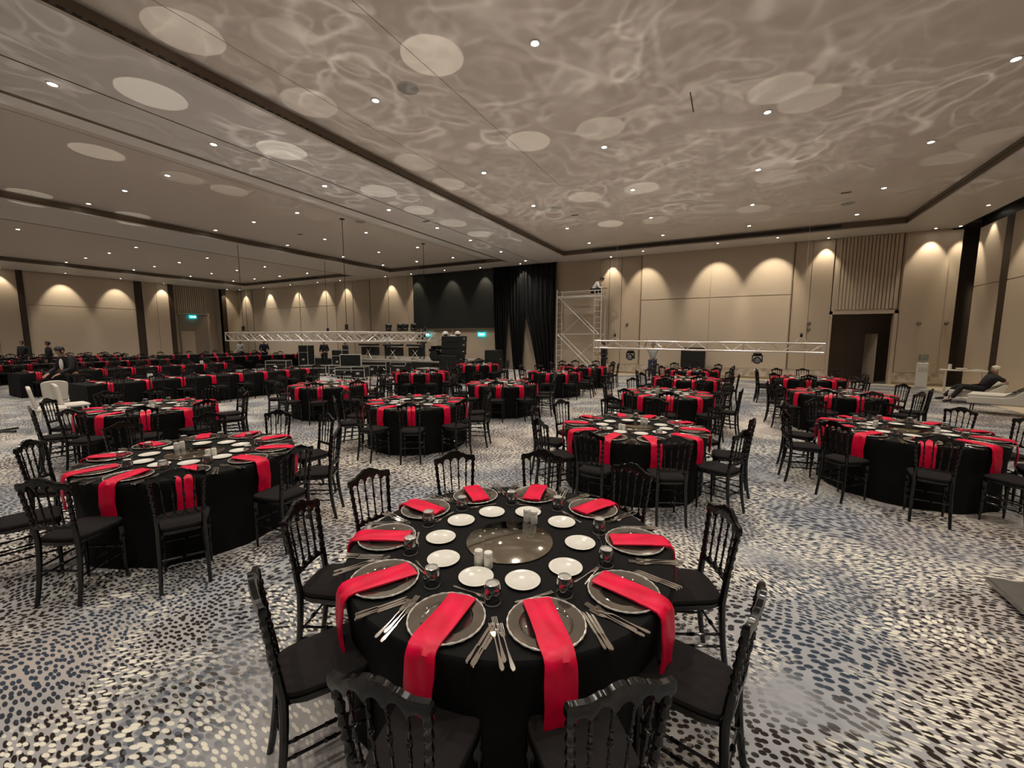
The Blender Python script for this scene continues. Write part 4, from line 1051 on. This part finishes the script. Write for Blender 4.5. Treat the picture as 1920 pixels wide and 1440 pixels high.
o = MB().lathe([(.07, 0), (.13, .02), (.15, .07), (.14, .07), (.12, .025), (0, .01)], 20).build('bowl', M_silver, None, True, (7.2, 20.12, .818)); tag(o, 'shallow metal bowl on the narrow high table', 'bowl')
o = MB().box((0, 0, .02), (.2, .14, .04), .3, .008).build('napkin_box', M_paper, None, True, (7.55, 19.95, .818)); tag(o, 'small white box lying on the narrow high table', 'box')
def chaise(x, y, rz, label):
    c = empty('chaise_longue', (x, y, 0), rz, label, 'chaise longue', 'cream chaises'); c.scale = (.64, 1.0, 1.08 if y < 16 else .82)
    # length along +X, head end rises at +X
    prof = [(-.85, .24), (-.85, .36), (-.83, .395), (-.78, .41), (.1, .42), (.35, .46), (.58, .60), (.80, .74), (.90, .765), (.95, .73), (.93, .66), (.86, .50), (.80, .24)]
    mb = MB().prism(prof, -.36, .36, 'xz'); o = mb.build('upholstery', M_lounge, c); b = o.modifiers.new('b', 'BEVEL'); b.width = .03; b.segments = 3; b.limit_method = 'ANGLE'
    top = [(-.84, .40), (-.84, .45), (-.80, .47), (.1, .475), (.36, .515), (.6, .655), (.82, .80), (.93, .825), (.985, .78), (.97, .70), (.90, .77), (.8, .745), (.58, .605), (.35, .465), (.1, .425)]
    mb = MB().prism(top, -.345, .345, 'xz'); o = mb.build('cushion', mat('pale_seat_pad', (.78, .75, .64), .6), c); b = o.modifiers.new('b', 'BEVEL'); b.width = .02; b.segments = 3; b.limit_method = 'ANGLE'
    for sx, sy in ((-.72, -.28), (-.72, .28), (.68, -.28), (.68, .28)):
        MB().tube([(sx + .03 * (1 if sx > 0 else -1), sy, 0), (sx, sy, .25)], [.022, .038], 4).build('leg', M_wood, c)
    return c
chaise(6.15, 15.0, -.45, 'cream chaise longue in front, its curved head rising to the right')
chaise(6.5, 17.25, -.25, 'cream chaise longue the man sits on')

# pale metal platform corner at the right edge, stand foot on the left
e = empty('low_platform', (2.42, 4.25, 0), .04, 'low silver edged platform at the right edge', 'platform')
MB().box((0, -.35, .055), (1.1, 1.1, .045), 0, .008).build('deck', mat('platform_top', (.26, .25, .225), .22, .6), e)
MB().box((0, -.35, .025), (1.0, 1.0, .03)).build('base', M_black, e, False)
e = empty('stand_foot', (-12.9, 2.45, 0), 0, 'flat black foot of a stand at the left edge', 'stand')
MB().tube([(-.5, -.1, .03), (-.1, -.12, .03), (.25, .12, .03)], .022, 6).build('foot', M_black, e); MB().tube([(-.1, -.12, .03), (-.2, .25, .03)], .022, 6).build('foot', M_black, e)
MB().tube([(-.5, -.1, .03), (-.5, -.1, 1.0)], .015, 6).build('pole', M_black, e)

# white banquet chairs, left
def white_chair(x, y, rz, label):
    c = empty('white_banquet_chair', (x, y, 0), rz, label, 'chair', 'white banquet chairs')
    o = MB().box((0, 0, .47), (.44, .44, .07), 0, .03).build('seat', M_lounge, c)
    pr = []
    for k in range(25):
        a = PI * k / 24; pr.append((-.21 * math.cos(a) if 0 < k < 24 else (-.21 if k == 0 else .21), .85 + .10 * math.sin(a) ** .6))
    pr = [(-.19, .50)] + pr + [(.19, .50)]
    mb = MB().prism(pr, -.03, .03, 'xz').map(lambda X, Y, Z: (X, Y - .20 - .16 * (Z - .5), Z)); o = mb.build('backrest', M_lounge, c); b = o.modifiers.new('b', 'BEVEL'); b.width = .018; b.segments = 2; b.limit_method = 'ANGLE'
    for sx in (-1, 1):
        for sy in (-1, 1): MB().tube([(sx * .20, sy * .24 - (.03 if sy < 0 else 0), 0), (sx * .19, sy * .17, .44)], .015, 8).build('leg', M_plastic, c)
    MB().tube([(-.195, .20, .2), (.195, .20, .2)], .010, 6).build('stretcher', M_plastic, c)
    MB().tube([(-.195, -.2, .25), (.195, -.2, .25)], .010, 6).build('stretcher', M_plastic, c)
    return c
white_chair(-12.5, 3.40, -.05, 'middle one of the three white banquet chairs, seen side on')
white_chair(-12.2, 2.98, -.2, 'leftmost and lowest of the three white banquet chairs, seen side on')
white_chair(-13.6, 3.4, PI / 2 - .15, 'white banquet chair behind the other two, its backrest turned to the camera')

# ------------------------------------------------------------------ people
import bmesh
def skin_obj(name, chains, material, parent, sub=2):
    """chains: list of [(point, radius), ...]; equal points are shared; first point is the root"""
    pts = []; rad = []; idx = {}; ed = []
    for ch in chains:
        prev = None
        for p, r in ch:
            key = tuple(round(q, 4) for q in p)
            if key not in idx: idx[key] = len(pts); pts.append(p); rad.append(r)
            if prev is not None and prev != idx[key]: ed.append((prev, idx[key]))
            prev = idx[key]
    me = bpy.data.meshes.new(name); me.from_pydata([tuple(p) for p in pts], ed, [])
    bm = bmesh.new(); bm.from_mesh(me); bm.verts.ensure_lookup_table(); ly = bm.verts.layers.skin.verify()
    for i, v in enumerate(bm.verts): v[ly].radius = (rad[i], rad[i]); v[ly].use_root = (i == 0)
    bm.to_mesh(me); bm.free(); me.materials.append(material)
    o = bpy.data.objects.new(name, me); C.objects.link(o)
    if parent: o.parent = parent
    s_ = o.modifiers.new('skin', 'SKIN'); s_.use_smooth_shade = True
    q = o.modifiers.new('sub', 'SUBSURF'); q.levels = sub; q.render_levels = sub
    return o
def person(loc, rz, label, J, top=M_shirtw, legs=M_cblack, hair=M_hair, cap=False, sleeves=True, sc=1.0, eyes=False):
    """J: joints in metres, figure faces -Y. keys pel chest neck head; l/r + sh el wr hip kn an toe"""
    r = empty('person', loc, rz, label, 'person', None); r.scale = (sc, sc, sc)
    V = {k: Vector(v) for k, v in J.items()}
    up = (V['head'] - V['neck']).normalized(); face = V['face'].normalized() if 'face' in V else Vector((0, -1, 0))
    hc = V['head']
    chains = [[(V['pel'], .085), (V['pel'].lerp(V['chest'], .5), .085), (V['chest'], .10), (V['neck'] - up * .02, .052), (V['neck'] + up * .03, .052), (hc - up * .075, .062), (hc, .092), (hc + up * .065, .08)],
              [(hc - up * .01, .05), (hc - up * .01 + face * .105, .012)]]
    chains[1] = [(hc, .092), (hc + face * .098 - up * .02, .014)]
    side = face.cross(up).normalized()
    for s in 'lr':
        chains.append([(V['chest'], .10), (V[s + 'sh'], .040), (V[s + 'sh'].lerp(V[s + 'el'], .5), .036), (V[s + 'el'], .036), (V[s + 'el'].lerp(V[s + 'wr'], .4), .035), (V[s + 'wr'], .025)])
        d = (V[s + 'wr'] - V[s + 'el']).normalized(); pal = V[s + 'wr'] + d * .07
        chains.append([(V[s + 'wr'], .025), (pal, .032)])
        n_ = d.cross(Vector((0, 0, 1)) if abs(d.z) < .8 else Vector((1, 0, 0))).normalized(); m_ = d.cross(n_)
        for k, (o_, L_) in enumerate(((-.030, .062), (-.010, .075), (.010, .072), (.030, .055))):
            b0 = pal + n_ * o_ + d * .025; b1 = b0 + d * L_ * .55 + m_ * .008; b2 = b1 + d * L_ * .4 + m_ * .02
            chains.append([(pal, .032), (b0, .010), (b1, .009), (b2, .007)])
        t0 = V[s + 'wr'] + d * .03 - n_ * .035; chains.append([(V[s + 'wr'], .025), (t0, .011), (t0 + d * .035 - n_ * .012, .009)])
        chains.append([(V['pel'], .085), (V[s + 'hip'], .06), (V[s + 'hip'].lerp(V[s + 'kn'], .5), .055), (V[s + 'kn'], .042), (V[s + 'kn'].lerp(V[s + 'an'], .35), .042), (V[s + 'an'], .030), (V[s + 'toe'].lerp(V[s + 'an'], .4), .020)])
    skin_obj('body', chains, M_skin, r)
    g = .020
    ch = [[(V['pel'] + (V['pel'] - V['chest']) * .12, .118 + g), (V['pel'].lerp(V['chest'], .5), .122 + g), (V['chest'], .138 + g), (V['neck'] - up * .035, .06 + g)]]
    for s in 'lr':
        e_ = [(V['chest'], .138 + g), (V[s + 'sh'], .062 + g), (V[s + 'sh'].lerp(V[s + 'el'], .5), .046 + g)]
        if sleeves: e_ += [(V[s + 'el'], .040 + g), (V[s + 'el'].lerp(V[s + 'wr'], .45), .038 + g), (V[s + 'el'].lerp(V[s + 'wr'], .92), .028 + g)]
        else: e_ += [(V[s + 'sh'].lerp(V[s + 'el'], .75), .043 + g)]
        ch.append(e_)
    skin_obj('shirt', ch, top, r)
    ch = []
    for s in 'lr': ch.append([(V['pel'] + (V['chest'] - V['pel']) * .12, .116 + g), (V[s + 'hip'], .088 + g), (V[s + 'hip'].lerp(V[s + 'kn'], .5), .074 + g), (V[s + 'kn'], .057 + g), (V[s + 'kn'].lerp(V[s + 'an'], .4), .055 + g), (V[s + 'kn'].lerp(V[s + 'an'], .93), .042 + g)])
    skin_obj('trousers', ch, legs, r)
    for s in 'lr':
        d = V[s + 'toe'] - V[s + 'an']; 
        skin_obj('shoe', [[(V[s + 'an'] - d * .15 - Vector((0, 0, .025)), .042), (V[s + 'an'] + d * .5 - Vector((0, 0, .02)), .044), (V[s + 'toe'] + d * .12, .032)]], M_shoe, r)
    q = MB().ball((0, 0, 0), (.098, .112, .105), 16, 10)
    # keep the hair cap off the face: shift it back and up, clip the face side
    rot = Matrix((side, -face, up)).transposed()
    def f(x, y, z):
        y2 = max(y, -.055 + .0) if z < .045 else y
        v = rot @ Vector((x, y2 + .012, z + .022)); return tuple(hc + v)
    q.map(f); q.build('cap' if cap else 'hair', M_capw if cap else hair, r)
    for s_ in (-1, 1):
        c_ = hc + side * s_ * .092 - up * .015; MB().ball(tuple(c_), (.014, .022, .03), 8, 6).build('ear', M_skin, r)
        if eyes: c_ = hc + side * s_ * .032 + face * .088 + up * .012; MB().ball(tuple(c_), .011, 8, 6).build('eye', M_ink, r)
    return r
def stand_pose(**k):
    J = dict(pel=(0, 0, .95), chest=(0, .0, 1.28), neck=(0, 0, 1.48), head=(0, -.02, 1.63), lsh=(.19, 0, 1.40), rsh=(-.19, 0, 1.40), lel=(.25, .02, 1.12), rel=(-.25, .02, 1.12), lwr=(.26, -.05, .88), rwr=(-.26, -.05, .88),
             lhip=(.10, 0, .88), rhip=(-.10, 0, .88), lkn=(.11, -.01, .48), rkn=(-.11, -.01, .48), lan=(.12, .03, .09), ran=(-.12, .03, .09), ltoe=(.14, -.12, .04), rtoe=(-.14, -.12, .04))
    J.update(k); return J
# man on the chaise: faces -X, leaning back on one arm
Jm = dict(pel=(0, .06, .47), chest=(0, .25, .70), neck=(0, .33, .87), head=(0, .31, 1.02), face=(0, -1, -.15), lsh=(.19, .28, .81), rsh=(-.19, .28, .81), lel=(.26, .50, .66), lwr=(.24, .38, .46), rel=(-.27, .16, .62), rwr=(-.06, .02, .62),
          lhip=(.10, .02, .45), rhip=(-.10, .02, .45), lkn=(.14, -.38, .52), rkn=(-.14, -.38, .50), lan=(.14, -.60, .12), ran=(-.14, -.68, .14), ltoe=(.15, -.76, .05), rtoe=(-.15, -.84, .10))
person((6.5, 17.05, 0), -PI / 2, 'person in black with pale cap, sitting on the chaise, leaning back', Jm, M_cblack, M_cblack, cap=True, sleeves=False, eyes=True)
# worker on the scaffold
Js = dict(pel=(0, .10, .25), chest=(0, -.12, .52), neck=(0, -.26, .66), head=(0, -.36, .76), face=(0, -.9, -.5), lsh=(.18, -.16, .60), rsh=(-.18, -.16, .60), lel=(.2, -.28, .36), rel=(-.2, -.28, .36), lwr=(.1, -.50, .34), rwr=(-.1, -.50, .34),
          lhip=(.1, .06, .22), rhip=(-.1, .06, .22), lkn=(.17, -.28, .40), rkn=(-.15, -.26, .30), lan=(.15, -.22, .08), ran=(-.15, -.05, .06), ltoe=(.15, -.38, .04), rtoe=(-.15, -.22, .03))
person((-6.35, 21.25, 4.10), PI / 2, 'person in a white shirt crouching on top of the scaffold tower', Js, M_shirtw, M_cblack)
person((-5.35, 19.6, 0), -.9, 'person in black standing beside the scaffold, behind the end of the straight truss', stand_pose(lwr=(.10, -.22, 1.12), rwr=(-.08, -.22, 1.15), head=(0, -.05, 1.62)), M_cblack, M_cblack)
person((-3.1, 19.6, 0), .2, 'person in grey shirt and blue jeans with both hands raised, under the straight truss', stand_pose(lel=(.38, -.02, 1.50), rel=(-.36, -.02, 1.52), lwr=(.60, -.05, 1.55), rwr=(-.30, -.10, 1.72)), M_shirtg, M_jeans, sleeves=False)
# waiter bending over the second row
Jw = stand_pose(chest=(0, -.10, 1.24), neck=(0, -.18, 1.42), head=(0, -.26, 1.55), face=(0, -.8, -.6), lsh=(.19, -.14, 1.35), rsh=(-.19, -.14, 1.35), lel=(.26, -.22, 1.08), rel=(-.26, -.22, 1.08), lwr=(.18, -.45, .95), rwr=(-.18, -.45, .95))
w_ = person((-15.7, 4.35, 0), .3, 'person in dark jacket and white shirt bending over the first long row', Jw, M_cblack, M_cblack)
MB().ball((0, -.255, 1.20), (.065, .03, .15), 12, 8).build('shirt_front', M_shirtw, w_)
for k, (x, y, rz, t_, l_, lab) in enumerate(((-27.4, 15.2, .3, M_shirtg, M_navy, 'person in a patterned grey top near the left end of the rectangular truss'), (-26.9, 16.4, 1.2, M_navy, M_navy, 'person in navy clothes near the left end of the rectangular truss'),
        (-22.0, 17.1, .5, M_cblack, M_cblack, 'person in black left of the stage, behind the truss'), (-19.9, 16.9, -1.2, M_cblack, M_cblack, 'person in black standing at the stage edge under the truss'))):
    person((x, y, 0), rz, lab, stand_pose(lwr=(.16, -.25, 1.05), rwr=(-.14, -.25, 1.0)), t_, l_)
person((-16.45, 19.6, .62), .3, 'tall person in a black suit standing on the stage', stand_pose(), M_cblack, M_cblack, sc=1.02)
person((-18.6, 18.95, .62), .6, 'person in a white shirt bending over equipment on the stage', stand_pose(chest=(0, -.28, 1.16), neck=(0, -.42, 1.26), head=(0, -.53, 1.33), face=(0, -.6, -.8), lsh=(.19, -.34, 1.22), rsh=(-.19, -.34, 1.22), lel=(.26, -.42, .98), rel=(-.26, -.42, .98), lwr=(.2, -.62, 1.06), rwr=(-.2, -.62, 1.06)), M_shirtw, M_cblack)
person((-13.9, 19.3, .62), -.2, 'person in a white shirt standing behind the drum kit', stand_pose(), M_shirtw, M_cblack, sc=.98)
for k, (x, y, rz) in enumerate(((-32.3, 6.0, 0), (-32.4, 7.2, .6), (-28.4, 7.1, -.4))):
    person((x, y, 0), rz, 'person in dark clothes among the far left long rows, %s from the left' % ORD[k], stand_pose(), M_cblack, M_cblack, sc=.98)
